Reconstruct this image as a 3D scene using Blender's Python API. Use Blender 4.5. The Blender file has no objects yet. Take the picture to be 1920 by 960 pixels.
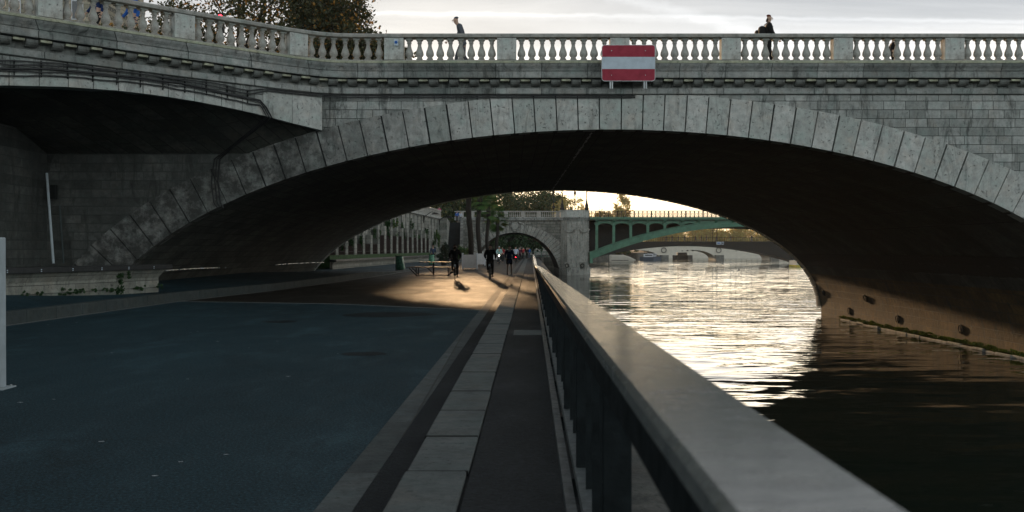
import bpy, bmesh, math, random
import numpy as np
from mathutils import Vector, Matrix
R = math.radians
random.seed(7)
SC = bpy.context.scene
COL = SC.collection

# ------------------------------------------------------------------ camera, sky, sun, exposure
CZ = 1.58
FPX = 1867.0
cam = bpy.data.objects.new('camera', bpy.data.cameras.new('camera'))
COL.objects.link(cam); SC.camera = cam
cam.location = (0, 0, CZ)
cam.rotation_euler = (R(90 - 0.43), 0, 0)
cam.data.sensor_width = 36; cam.data.lens = 35.0
cam.data.clip_start = 0.05; cam.data.clip_end = 6000
cam.data.dof.use_dof = True; cam.data.dof.focus_distance = 34; cam.data.dof.aperture_fstop = 4.5

SUN_AZ, SUN_EL = -5.0, 7.3          # degrees left of +Y, above the horizon
w = bpy.data.worlds.new('World'); SC.world = w; w.use_nodes = True
nt = w.node_tree; N = nt.nodes; L = nt.links
bg = N['Background']
sky = N.new('ShaderNodeTexSky'); sky.sky_type = 'NISHITA'; sky.sun_disc = False
sky.sun_elevation = R(SUN_EL); sky.sun_rotation = R(SUN_AZ)
sky.air_density = 1.0; sky.dust_density = 1.2; sky.ozone_density = 2.5
def wn(t, **k):
    n = N.new(t)
    for a, b in k.items(): setattr(n, a, b)
    return n
tc = wn('ShaderNodeTexCoord'); sep = wn('ShaderNodeSeparateXYZ'); L.new(tc.outputs['Generated'], sep.inputs[0])
def wmath(op, a, b=None, c=None):
    n = wn('ShaderNodeMath', operation=op)
    for i, v in enumerate((a, b, c)):
        if v is None: continue
        if isinstance(v, (int, float)): n.inputs[i].default_value = v
        else: L.new(v, n.inputs[i])
    return n.outputs[0]
den = wmath('ADD', wmath('MAXIMUM', sep.outputs[2], 0.0), 0.12)
px_ = wmath('DIVIDE', sep.outputs[0], den); py_ = wmath('DIVIDE', sep.outputs[1], den)
cmb = wn('ShaderNodeCombineXYZ'); L.new(px_, cmb.inputs[0]); L.new(py_, cmb.inputs[1])
mp = wn('ShaderNodeMapping'); mp.inputs['Rotation'].default_value = (0, 0, R(14)); mp.inputs['Scale'].default_value = (0.55, 2.6, 1)
L.new(cmb.outputs[0], mp.inputs[0])
nz = wn('ShaderNodeTexNoise'); nz.inputs['Scale'].default_value = 1.1; nz.inputs['Detail'].default_value = 7; nz.inputs['Roughness'].default_value = 0.55; nz.inputs['Distortion'].default_value = 0.5
L.new(mp.outputs[0], nz.inputs['Vector'])
cr = wn('ShaderNodeMapRange'); cr.inputs[1].default_value = 0.42; cr.inputs[2].default_value = 0.60; cr.inputs[3].default_value = 0.0; cr.inputs[4].default_value = 1.0
L.new(nz.outputs[0], cr.inputs[0])
# thin high cloud: cool grey veil with brighter streaks, brighter toward the sun side
veil = wn('ShaderNodeMix', data_type='RGBA')
veil.inputs[6].default_value = (4.7, 4.85, 5.05, 1); veil.inputs[7].default_value = (6.2, 6.3, 6.4, 1)
L.new(cr.outputs[0], veil.inputs[0])
def wramp(src, a, b, c, d, smooth=True):
    n = wn('ShaderNodeMapRange'); n.interpolation_type = 'SMOOTHSTEP' if smooth else 'LINEAR'
    for i, v in enumerate((a, b, c, d)): n.inputs[i + 1].default_value = v
    L.new(src, n.inputs[0]); return n.outputs[0]
front = wramp(sep.outputs[1], -0.2, 0.8, 0.0, 1.0)
low = wramp(sep.outputs[2], 0.08, 0.225, 1.0, 0.0)
tint = wn('ShaderNodeMix', data_type='RGBA'); L.new(wmath('MULTIPLY', low, front), tint.inputs[0]); L.new(veil.outputs[2], tint.inputs[6]); tint.inputs[7].default_value = (8.0, 6.8, 5.2, 1)
gain = wmath('MULTIPLY', wmath('ADD', wmath('MULTIPLY', wmath('MULTIPLY', low, front), 3.2), 1.0), wramp(sep.outputs[2], 0.30, 0.60, 1.0, 0.22))
vf = wn('ShaderNodeVectorMath', operation='SCALE'); L.new(tint.outputs[2], vf.inputs[0]); L.new(gain, vf.inputs[3])
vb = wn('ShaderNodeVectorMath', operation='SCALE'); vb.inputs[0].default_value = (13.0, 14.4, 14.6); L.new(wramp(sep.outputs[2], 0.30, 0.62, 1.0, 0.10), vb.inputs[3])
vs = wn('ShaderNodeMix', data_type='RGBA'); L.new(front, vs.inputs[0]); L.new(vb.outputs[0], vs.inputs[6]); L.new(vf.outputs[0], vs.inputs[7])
dv_ = wmath('MAXIMUM', sep.outputs[1], 0.05); cu = wmath('DIVIDE', sep.outputs[0], dv_); cv = wmath('DIVIDE', sep.outputs[2], dv_)
rag = wn('ShaderNodeTexNoise'); rag.inputs['Scale'].default_value = 60; rag.inputs['Detail'].default_value = 4; L.new(tc.outputs['Generated'], rag.inputs['Vector'])
def trail(u0, v0, sl_, wd, amp):
    d = wmath('SUBTRACT', cv, wmath('ADD', wmath('MULTIPLY', wmath('SUBTRACT', cu, u0), sl_), v0))
    d = wmath('ADD', d, wmath('MULTIPLY', wmath('SUBTRACT', rag.outputs[0], 0.5), wd * 1.6))
    return wmath('MULTIPLY', wramp(wmath('ABSOLUTE', d), 0.0, wd, 1.0, 0.0), amp)
tr = wmath('ADD', trail(-0.06, 0.2355, -0.014, 0.0035, 0.24), wmath('ADD', trail(0.112, 0.2515, -0.27, 0.010, 0.20), trail(0.30, 0.226, -0.02, 0.004, 0.10)))
vt = wn('ShaderNodeVectorMath', operation='SCALE'); L.new(vs.outputs[2], vt.inputs[0]); L.new(wmath('MULTIPLY', wmath('ADD', tr, 1.0), wramp(sep.outputs[2], 0.03, 0.095, 0.42, 1.0)), vt.inputs[3])
hor = wramp(sep.outputs[2], 0.0, 0.20, 0.7, 0.88)
fin = wn('ShaderNodeMix', data_type='RGBA')
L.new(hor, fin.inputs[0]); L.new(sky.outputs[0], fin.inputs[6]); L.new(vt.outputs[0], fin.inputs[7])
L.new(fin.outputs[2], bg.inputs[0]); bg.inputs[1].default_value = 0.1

sl = bpy.data.lights.new('sun', 'SUN'); sl.energy = 3.3; sl.angle = R(0.9); sl.color = (1.0, 0.64, 0.34)
so = bpy.data.objects.new('sun', sl); COL.objects.link(so)
sd = Vector((math.sin(R(SUN_AZ)) * math.cos(R(SUN_EL)), math.cos(R(SUN_AZ)) * math.cos(R(SUN_EL)), math.sin(R(SUN_EL))))
so.rotation_euler = sd.to_track_quat('Z', 'Y').to_euler(); so.location = (0, 0, 60)
SC.view_settings.view_transform = 'Standard'; SC.view_settings.look = 'None'
SC.view_settings.exposure = 0.35; SC.view_settings.gamma = 1.0; SC.view_settings.use_curve_mapping = False
SC.cycles.use_denoising = True
SC.cycles.max_bounces = 8; SC.cycles.volume_bounces = 0; SC.cycles.transparent_max_bounces = 8
SC.cycles.caustics_reflective = False; SC.cycles.caustics_refractive = False
SC.cycles.sample_clamp_indirect = 6.0

# ------------------------------------------------------------------ materials
class NM:
    def __init__(s, name):
        s.m = bpy.data.materials.new(name); s.m.use_nodes = True
        s.t = s.m.node_tree; s.b = s.t.nodes['Principled BSDF']
    def n(s, t, **k):
        n = s.t.nodes.new(t)
        for a, b in k.items(): setattr(n, a, b)
        return n
    def l(s, a, b): s.t.links.new(a, b)
    def val(s, sock, v):
        if isinstance(v, (int, float, tuple)): sock.default_value = v
        else: s.l(v, sock)
    def math(s, op, a, b=0.0):
        n = s.n('ShaderNodeMath', operation=op); s.val(n.inputs[0], a); s.val(n.inputs[1], b); return n.outputs[0]
    def coords(s): return s.n('ShaderNodeTexCoord').outputs['Object']
    def noise(s, vec, scale, detail=4, rough=0.55, stretch=None, dist=0.0):
        if stretch:
            m = s.n('ShaderNodeMapping'); m.inputs['Scale'].default_value = stretch; s.l(vec, m.inputs[0]); vec = m.outputs[0]
        n = s.n('ShaderNodeTexNoise'); n.inputs['Scale'].default_value = scale; n.inputs['Detail'].default_value = detail
        n.inputs['Roughness'].default_value = rough; n.inputs['Distortion'].default_value = dist
        s.l(vec, n.inputs['Vector']); return n.outputs[0]
    def ramp(s, f, a, b, c=0.0, d=1.0):
        n = s.n('ShaderNodeMapRange'); s.val(n.inputs[0], f)
        for i, v in enumerate((a, b, c, d)): n.inputs[i + 1].default_value = v
        return n.outputs[0]
    def mix(s, f, a, b, mode='MIX'):
        n = s.n('ShaderNodeMix', data_type='RGBA', blend_type=mode)
        s.val(n.inputs[0], f)
        for i, v in ((6, a), (7, b)):
            if isinstance(v, tuple) and len(v) == 3: v = v + (1,)
            s.val(n.inputs[i], v)
        return n.outputs[2]
    def bump(s, h, strength=0.3, dist=0.02, prev=None):
        n = s.n('ShaderNodeBump'); n.inputs['Strength'].default_value = strength; n.inputs['Distance'].default_value = dist
        s.l(h, n.inputs['Height'])
        if prev is not None: s.l(prev, n.inputs['Normal'])
        return n.outputs[0]
    def set(s, **k):
        for a, v in k.items():
            sock = s.b.inputs[a.replace('_', ' ')]
            if isinstance(v, tuple) and len(v) == 3: v = v + (1,)
            s.val(sock, v)
        return s.m

def stone(name, c1, c2, brick=None, axis=(1, 0, 0), vaxis=(0, 0, 1), stain=0.6, rough=0.85, island=False, pits=0.5, mortar=(0.05, 0.055, 0.05), grime=None):
    s = NM(name); v = s.coords()
    big = s.noise(v, 0.7, 5, 0.65)
    med = s.noise(v, 5.0, 6, 0.75)
    col = s.mix(s.ramp(big, 0.36, 0.62), c1, c2)
    if island:
        g = s.n('ShaderNodeNewGeometry')
        col = s.mix(s.ramp(g.outputs['Random Per Island'], 0, 1, 0.0, 0.75), col, tuple(x * k for x, k in zip(c1, (0.56, 0.62, 0.60))))
    warm = s.noise(v, 2.3, 3, 0.6)
    col = s.mix(s.ramp(warm, 0.52, 0.70, 0.0, 0.5), col, (c1[0] * 0.86, c1[1] * 0.74, c1[2] * 0.66))
    col = s.mix(s.ramp(warm, 0.46, 0.32, 0.0, 0.5), col, (c1[0] * 0.62, c1[1] * 0.78, c1[2] * 0.76))
    col = s.mix(s.ramp(med, 0.40, 0.66, 0.0, 0.65), col, tuple(x * 0.50 for x in c2))
    streak = s.noise(v, 1.6, 7, 0.75, stretch=(1.6, 1.6, 0.35), dist=0.8)
    col = s.mix(s.ramp(streak, 0.52, 0.64, 0.0, stain), col, (0.040, 0.044, 0.040))
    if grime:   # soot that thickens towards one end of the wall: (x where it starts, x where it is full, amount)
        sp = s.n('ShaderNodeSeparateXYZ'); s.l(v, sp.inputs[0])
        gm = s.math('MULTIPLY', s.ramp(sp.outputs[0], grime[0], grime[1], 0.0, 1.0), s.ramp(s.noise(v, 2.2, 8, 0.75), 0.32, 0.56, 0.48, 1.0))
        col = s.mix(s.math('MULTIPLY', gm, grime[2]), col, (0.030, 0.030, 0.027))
    pit = s.noise(v, 13.0, 4, 0.65)
    pm = s.ramp(pit, 0.62, 0.68, 0.0, pits)
    col = s.mix(pm, col, (0.035, 0.04, 0.035))
    h = s.math('ADD', s.math('MULTIPLY', med, 0.8), s.math('MULTIPLY', pm, -0.8))
    if brick:
        du = s.n('ShaderNodeVectorMath', operation='DOT_PRODUCT'); s.l(v, du.inputs[0]); du.inputs[1].default_value = axis
        dv = s.n('ShaderNodeVectorMath', operation='DOT_PRODUCT'); s.l(v, dv.inputs[0]); dv.inputs[1].default_value = vaxis
        wob = s.math('MULTIPLY', s.noise(v, 3.0, 3, 0.6), 0.03)
        c = s.n('ShaderNodeCombineXYZ'); s.l(s.math('ADD', du.outputs['Value'], wob), c.inputs[0]); s.l(s.math('ADD', dv.outputs['Value'], s.math('MULTIPLY', wob, 0.5)), c.inputs[1])
        b = s.n('ShaderNodeTexBrick'); s.l(c.outputs[0], b.inputs['Vector'])
        b.inputs['Scale'].default_value = 1.0
        b.inputs['Brick Width'].default_value = brick[0]; b.inputs['Row Height'].default_value = brick[1]
        b.inputs['Mortar Size'].default_value = brick[2]; b.inputs['Mortar Smooth'].default_value = 0.3
        b.inputs['Color1'].default_value = (1, 1, 1, 1); b.inputs['Color2'].default_value = (0.52, 0.54, 0.53, 1); b.inputs['Mortar'].default_value = (0.9, 0.9, 0.9, 1)
        b.offset = 0.5; b.squash = 0.72; b.squash_frequency = 3; b.offset_frequency = 2
        col = s.mix(1.0, col, b.outputs['Color'], 'MULTIPLY')
        col = s.mix(b.outputs['Fac'], col, mortar)
        h = s.math('SUBTRACT', h, s.math('MULTIPLY', b.outputs['Fac'], 1.2))
    return s.set(Base_Color=col, Roughness=rough, Normal=s.bump(h, 0.9, 0.03))

def plain(name, c, rough=0.6, metal=0.0, var=0.15, scale=6.0, bump=0.0, spec=0.5):
    s = NM(name); v = s.coords(); n = s.noise(v, scale, 5, 0.6)
    col = s.mix(s.ramp(n, 0.3, 0.7, 0.0, 1.0), c, tuple(x * (1 - var * 2) for x in c))
    k = dict(Base_Color=col, Roughness=s.ramp(n, 0.2, 0.8, max(0.05, rough - 0.1), min(1, rough + 0.1)), Metallic=metal)
    if bump: k['Normal'] = s.bump(n, bump, 0.02)
    s.set(**k); s.b.inputs['Specular IOR Level'].default_value = spec
    return s.m

def leaf(name, ca, cb, cc=None, trans=0.35, frac=0.12):
    s = NM(name); g = s.n('ShaderNodeNewGeometry'); r = g.outputs['Random Per Island']
    col = s.mix(r, ca, cb)
    if cc:
        v = s.coords(); n = s.noise(v, 0.35, 3)
        wn_ = s.n('ShaderNodeTexWhiteNoise', noise_dimensions='1D'); s.l(r, wn_.inputs['W'])
        f = s.math('GREATER_THAN', s.math('ADD', wn_.outputs['Value'], s.ramp(n, 0.35, 0.65, -frac, frac * 2)), 1 - frac)
        col = s.mix(f, col, cc)
    s.set(Base_Color=col, Roughness=0.65)
    tr = s.n('ShaderNodeBsdfTranslucent'); s.l(col, tr.inputs[0])
    mx = s.n('ShaderNodeMixShader'); mx.inputs[0].default_value = trans
    s.l(s.b.outputs[0], mx.inputs[1]); s.l(tr.outputs[0], mx.inputs[2])
    s.l(mx.outputs[0], s.t.nodes['Material Output'].inputs[0])
    return s.m

def emit(name, c, st):
    s = NM(name); s.set(Base_Color=c, Emission_Color=c, Emission_Strength=st); return s.m

M = {}
PAR = (0.50, 0.50, 0.475); PAR2 = (0.38, 0.39, 0.37)
M['facade'] = stone('ashlar_masonry', PAR, PAR2, (0.66, 0.262, 0.009), stain=0.75)
M['wing'] = stone('wing_masonry', (0.46, 0.46, 0.44), (0.33, 0.34, 0.325), (0.7, 0.30, 0.008), axis=(0.71, 0.70, 0), stain=0.9)
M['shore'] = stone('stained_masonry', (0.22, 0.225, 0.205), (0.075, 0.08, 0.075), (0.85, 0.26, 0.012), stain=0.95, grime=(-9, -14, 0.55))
M['vouss'] = stone('voussoir_stone', (0.60, 0.59, 0.56), (0.48, 0.48, 0.455), None, stain=0.5, island=True, pits=0.65)
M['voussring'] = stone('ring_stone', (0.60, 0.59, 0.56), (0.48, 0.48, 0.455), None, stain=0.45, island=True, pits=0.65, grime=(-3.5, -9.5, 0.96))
M['trim'] = stone('cornice_stone', (0.44, 0.44, 0.42), (0.30, 0.31, 0.295), (1.9, 9.0, 0.01), stain=0.75)
M['dirty'] = stone('sooty_stone', (0.26, 0.265, 0.245), (0.13, 0.14, 0.13), None, stain=0.95)  # darker stone for the frieze and modillions
M['balu'] = stone('baluster_stone', (0.42, 0.40, 0.37), (0.34, 0.33, 0.30), None, stain=0.35)
M['ledge'] = stone('lichen_ledge', (0.46, 0.46, 0.34), (0.36, 0.37, 0.27), None, stain=0.35)
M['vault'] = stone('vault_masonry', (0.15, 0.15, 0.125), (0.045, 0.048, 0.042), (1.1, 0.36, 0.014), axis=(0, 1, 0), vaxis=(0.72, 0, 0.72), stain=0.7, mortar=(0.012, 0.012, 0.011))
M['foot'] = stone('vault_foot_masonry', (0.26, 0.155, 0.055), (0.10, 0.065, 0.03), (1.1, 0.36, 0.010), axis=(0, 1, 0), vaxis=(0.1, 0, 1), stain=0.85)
M['pale'] = plain('far_pale_stone', (0.66, 0.61, 0.52), 0.9, var=0.08, scale=0.6)  # haze over the far bridge is put into this pale tone
M['pier'] = stone('rusticated_stone', (0.42, 0.41, 0.375), (0.27, 0.27, 0.25), None, stain=0.8, pits=0.2)
M['bridge2'] = stone('abutment_masonry', (0.36, 0.345, 0.31), (0.22, 0.22, 0.20), (1.4, 0.45, 0.03), stain=0.8, pits=0.2)
M['retain'] = stone('retaining_masonry', (0.42, 0.41, 0.375), (0.30, 0.30, 0.27), (1.3, 0.4, 0.012), axis=(0, 1, 0), stain=0.8, pits=0.2)
M['concrete'] = stone('cast_concrete', (0.40, 0.385, 0.33), (0.30, 0.29, 0.25), (3.2, 0.21, 0.006), axis=(0.33, 0.94, 0), stain=0.45)
M['kerb'] = stone('kerb_granite', (0.075, 0.090, 0.090), (0.045, 0.058, 0.06), None, stain=0.4, island=True)
M['slab'] = stone('granite_slab', (0.19, 0.20, 0.195), (0.12, 0.135, 0.135), None, stain=0.35, island=True, pits=0.4)
M['strip'] = stone('concrete_strip', (0.14, 0.155, 0.155), (0.09, 0.105, 0.108), (2.0, 0.9, 0.010), axis=(0, 1, 0), vaxis=(1, 0, 0), stain=0.35, pits=0.3)
M['coping'] = stone('quay_coping', (0.17, 0.165, 0.15), (0.07, 0.07, 0.065), None, stain=0.9)
M['quay'] = stone('quay_masonry', (0.20, 0.19, 0.165), (0.12, 0.12, 0.105), (1.1, 0.38, 0.015), axis=(0.3, 0.95, 0), stain=0.8)

def asphalt(name, base, sp=1.0, patches=True):
    s = NM(name); v = s.coords()
    fine = s.noise(v, 42, 3, 0.8); mid = s.noise(v, 14, 4, 0.6); big = s.noise(v, 0.22, 5, 0.6, stretch=(1.0, 0.45, 1)); wear = s.noise(v, 1.1, 5, 0.65, stretch=(1, 0.4, 1))
    c = s.mix(s.ramp(big, 0.35, 0.65), base, tuple(x * 0.50 for x in base))
    c = s.mix(s.ramp(wear, 0.54, 0.66, 0, 0.55), c, tuple(x * 1.9 for x in base)); c = s.mix(s.ramp(s.noise(v, 0.5, 6, 0.7, stretch=(1, .55, 1), dist=1.2), 0.54, 0.60, 0, 0.55), c, tuple(x * 0.45 for x in base))
    c = s.mix(s.ramp(fine, 0.50, 0.68, 0, 0.9 * sp), c, tuple(x * 2.6 for x in base)); c = s.mix(s.ramp(fine, 0.50, 0.34, 0, 0.8 * sp), c, tuple(x * 0.25 for x in base))
    c = s.mix(s.ramp(mid, 0.55, 0.8, 0, 0.5), c, tuple(x * 0.5 for x in base))
    cr_ = s.n('ShaderNodeTexVoronoi', feature='DISTANCE_TO_EDGE'); cr_.inputs['Scale'].default_value = 0.28
    dv = s.n('ShaderNodeVectorMath', operation='ADD'); nn = s.n('ShaderNodeTexNoise'); nn.inputs['Scale'].default_value = 1.6; nn.inputs['Detail'].default_value = 5
    s.l(v, nn.inputs['Vector']); s.l(v, dv.inputs[0]); s.l(nn.outputs[1], dv.inputs[1]); s.l(dv.outputs[0], cr_.inputs['Vector'])
    crack = s.math('MULTIPLY', s.ramp(cr_.outputs[0], 0.0, 0.012, 1.0, 0.0), s.ramp(big, 0.5, 0.6, 0.0, 0.7))
    c = s.mix(crack, c, tuple(x * 0.25 for x in base))
    h = s.math('ADD', s.math('MULTIPLY', fine, 1.0), s.math('MULTIPLY', mid, 0.7))
    s.b.inputs['Specular IOR Level'].default_value = 0.2
    return s.set(Base_Color=c, Roughness=s.ramp(wear, 0.3, 0.8, 0.78, 0.6), Normal=s.bump(h, 0.9, 0.02))
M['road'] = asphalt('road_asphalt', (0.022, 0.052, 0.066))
M['road2'] = asphalt('worn_asphalt', (0.028, 0.024, 0.019))  # browner asphalt past the joint, carrying the golden tone of the sunlit patch
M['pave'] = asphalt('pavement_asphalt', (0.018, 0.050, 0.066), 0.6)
M['walk'] = asphalt('walkway_asphalt', (0.022, 0.027, 0.030), 0.6)
M['patch'] = asphalt('patched_asphalt', (0.016, 0.022, 0.026), 0.5)
M['linep'] = plain('pale_joint', (0.22, 0.23, 0.23), 0.8, var=0.3)
M['steel'] = plain('painted_grey_steel', (0.014, 0.019, 0.021), 0.6, var=0.3, scale=9, bump=0.4, spec=0.10)
M['steel2'] = plain('worn_bright_steel', (0.15, 0.17, 0.175), 0.4, var=0.3, scale=12, bump=0.4)
s = NM('weathered_rail_paint'); v = s.coords()
n1 = s.noise(v, 6, 7, 0.8, stretch=(.5, 2.2, 1)); n2 = s.noise(v, 38, 5, 0.75, stretch=(.4, 1.6, 1)); n3 = s.noise(v, 2.6, 6, 0.75)
c = s.mix(s.ramp(n1, 0.36, 0.62), (0.21, 0.222, 0.21), (0.075, 0.088, 0.09)); c = s.mix(s.ramp(n2, 0.54, 0.68, 0, 0.8), c, (0.04, 0.045, 0.045))
c = s.mix(s.ramp(n3, 0.56, 0.68, 0, 0.75), c, (0.05, 0.05, 0.03))
s.val(s.b.inputs['Specular IOR Level'], s.ramp(n2, 0.46, 0.62, 0.8, 0.45))
M['railtop'] = s.set(Base_Color=c, Roughness=s.math('ADD', s.ramp(n1, 0.35, 0.65, 0.09, 0.20), s.ramp(n2, 0.50, 0.64, 0.0, 0.14)), Normal=s.bump(s.math('ADD', n2, n1), 0.2, 0.0015))
M['galv'] = plain('galvanised_steel', (0.45, 0.47, 0.48), 0.4, 0.6)
M['darkmetal'] = plain('dark_iron', (0.02, 0.022, 0.021), 0.6, 0.0, spec=0.15)
M['cable'] = plain('black_cable', (0.012, 0.012, 0.013), 0.55)
M['green'] = plain('green_painted_iron', (0.060, 0.185, 0.115), 0.5, var=0.2, scale=1.5)
M['greenrail'] = plain('pale_green_rail', (0.25, 0.42, 0.34), 0.5)
M['redsign'] = plain('sign_red', (0.34, 0.030, 0.055), 0.6, var=0.14, scale=5, spec=0.25)
M['whitesign'] = plain('sign_white', (0.50, 0.57, 0.64), 0.6, var=0.10, scale=5, spec=0.25)
M['white'] = plain('white_paint', (0.62, 0.63, 0.66), 0.6, var=0.08)
M['whitebox'] = plain('planter_white', (0.62, 0.60, 0.60), 0.6, var=0.08)
M['greypost'] = plain('grey_post_paint', (0.42, 0.47, 0.50), 0.55, var=0.12)
M['tablewood'] = plain('table_boards', (0.15, 0.11, 0.08), 0.6, var=0.2, scale=12)
M['ledgewood'] = plain('ledge_steel', (0.035, 0.035, 0.035), 0.5, var=0.2)
M['brown'] = plain('brown_shutter', (0.020, 0.012, 0.011), 0.9, var=0.25, spec=0.05)
M['bark'] = plain('bark', (0.07, 0.055, 0.04), 0.9, var=0.3, scale=10, bump=0.6)
M['palmbark'] = plain('palm_trunk_fibre', (0.032, 0.024, 0.018), 0.95, var=0.4, scale=14, bump=0.8)
M['skin'] = plain('skin', (0.42, 0.27, 0.20), 0.55, var=0.05)
for n_, c_ in dict(black=(0.012, 0.012, 0.013), navy=(0.012, 0.03, 0.10), greyc=(0.09, 0.10, 0.12), brownh=(0.05, 0.03, 0.018), redh=(0.12, 0.03, 0.02), whitec=(0.5, 0.55, 0.65),
                   bluec=(0.03, 0.12, 0.42), teal=(0.35, 0.6, 0.6), redc=(0.4, 0.03, 0.04), denim=(0.05, 0.07, 0.12), maroon=(0.08, 0.02, 0.04), olive=(0.05, 0.05, 0.03), yellow=(0.6, 0.5, 0.05), pink=(0.5, 0.08, 0.2)).items():
    M[n_] = plain('cloth_' + n_, c_, 0.85, var=0.12, scale=12, spec=0.2)
M['rubber'] = plain('tyre_rubber', (0.012, 0.012, 0.012), 0.7)
M['grass'] = leaf('grass_blades', (0.03, 0.10, 0.02), (0.07, 0.17, 0.03))
M['dleaf'] = leaf('green_leaves', (0.022, 0.055, 0.018), (0.06, 0.10, 0.03), (0.13, 0.12, 0.03))
M['aleaf'] = leaf('autumn_leaves', (0.030, 0.042, 0.014), (0.07, 0.065, 0.02), (0.36, 0.18, 0.03), frac=0.07)
M['gleaf'] = leaf('golden_leaves', (0.44, 0.40, 0.15), (0.60, 0.50, 0.20), (0.60, 0.38, 0.12), trans=0.6)
M['pleaf'] = leaf('palm_leaves', (0.03, 0.075, 0.02), (0.07, 0.14, 0.03), (0.16, 0.14, 0.03), trans=0.3)
M['ileaf'] = leaf('ivy_leaves', (0.015, 0.05, 0.015), (0.04, 0.09, 0.025), trans=0.2)
M['fleaf'] = leaf('conifer_needles', (0.008, 0.022, 0.012), (0.018, 0.04, 0.018), trans=0.1)
M['algae'] = leaf('algae_tufts', (0.06, 0.10, 0.012), (0.16, 0.20, 0.02), trans=0.25)
M['turf'] = plain('turf', (0.035, 0.09, 0.02), 0.95, var=0.3, scale=3, bump=0.6)
M['soil'] = plain('soil', (0.05, 0.045, 0.035), 0.95, var=0.3)
M['ground'] = plain('bank_earth', (0.12, 0.11, 0.09), 0.95, var=0.2, scale=0.2)
M['binbag'] = plain('green_bin_bag', (0.12, 0.42, 0.26), 0.35, var=0.4, scale=9, bump=0.8)
M['headlight'] = emit('lamp_white', (1.0, 0.95, 0.8), 14)
M['redlight'] = emit('lamp_red', (1.0, 0.03, 0.05), 6)
M['glass'] = plain('dark_window_glass', (0.03, 0.035, 0.04), 0.08)
M['ochre'] = stone('limestone_front', (0.48, 0.42, 0.32), (0.38, 0.34, 0.26), (2.0, 0.5, 0.02), stain=0.2, pits=0)
M['roofz'] = plain('zinc_roof', (0.16, 0.18, 0.20), 0.5)
M['hull'] = plain('dark_hull', (0.03, 0.035, 0.035), 0.5)
M['bluehull'] = plain('blue_hull', (0.05, 0.075, 0.11), 0.5)
M['bird'] = plain('feathers', (0.25, 0.25, 0.25), 0.8)
M['fruit'] = M['greypost']
# river
s = NM('river_water'); v = s.coords()
def vnoise(scale, detail, rough, stretch, dist):
    m = s.n('ShaderNodeMapping'); m.inputs['Scale'].default_value = stretch; s.l(v, m.inputs[0])
    n = s.n('ShaderNodeTexNoise'); n.inputs['Scale'].default_value = scale; n.inputs['Detail'].default_value = detail; n.inputs['Roughness'].default_value = rough; n.inputs['Distortion'].default_value = dist
    s.l(m.outputs[0], n.inputs['Vector']); sp = s.n('ShaderNodeSeparateColor'); s.l(n.outputs['Color'], sp.inputs[0]); return sp.outputs
w1 = vnoise(0.55, 2, 0.5, (0.40, 1.5, 1), 0.7); w2 = vnoise(2.2, 4, 0.6, (0.45, 1.5, 1), 0.5)
a3 = s.noise(v, 0.09, 3, 0.5, stretch=(1, .6, 1)); rip = s.ramp(a3, 0.40, 0.60, 0.10, 0.34)
def slope(i, k1, k2): return s.math('ADD', s.math('MULTIPLY', s.math('SUBTRACT', w1[i], 0.5), k1), s.math('MULTIPLY', s.math('MULTIPLY', s.math('SUBTRACT', w2[i], 0.5), rip), k2))
cn = s.n('ShaderNodeCombineXYZ'); s.l(slope(0, 0.07, 0.5), cn.inputs[0]); s.l(slope(1, 0.25, 0.85), cn.inputs[1]); cn.inputs[2].default_value = 1.0
nn_ = s.n('ShaderNodeVectorMath', operation='NORMALIZE'); s.l(cn.outputs[0], nn_.inputs[0])
M['water'] = s.set(Base_Color=(0.008, 0.014, 0.011), Roughness=0.03, IOR=1.36, Normal=nn_.outputs[0])

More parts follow.
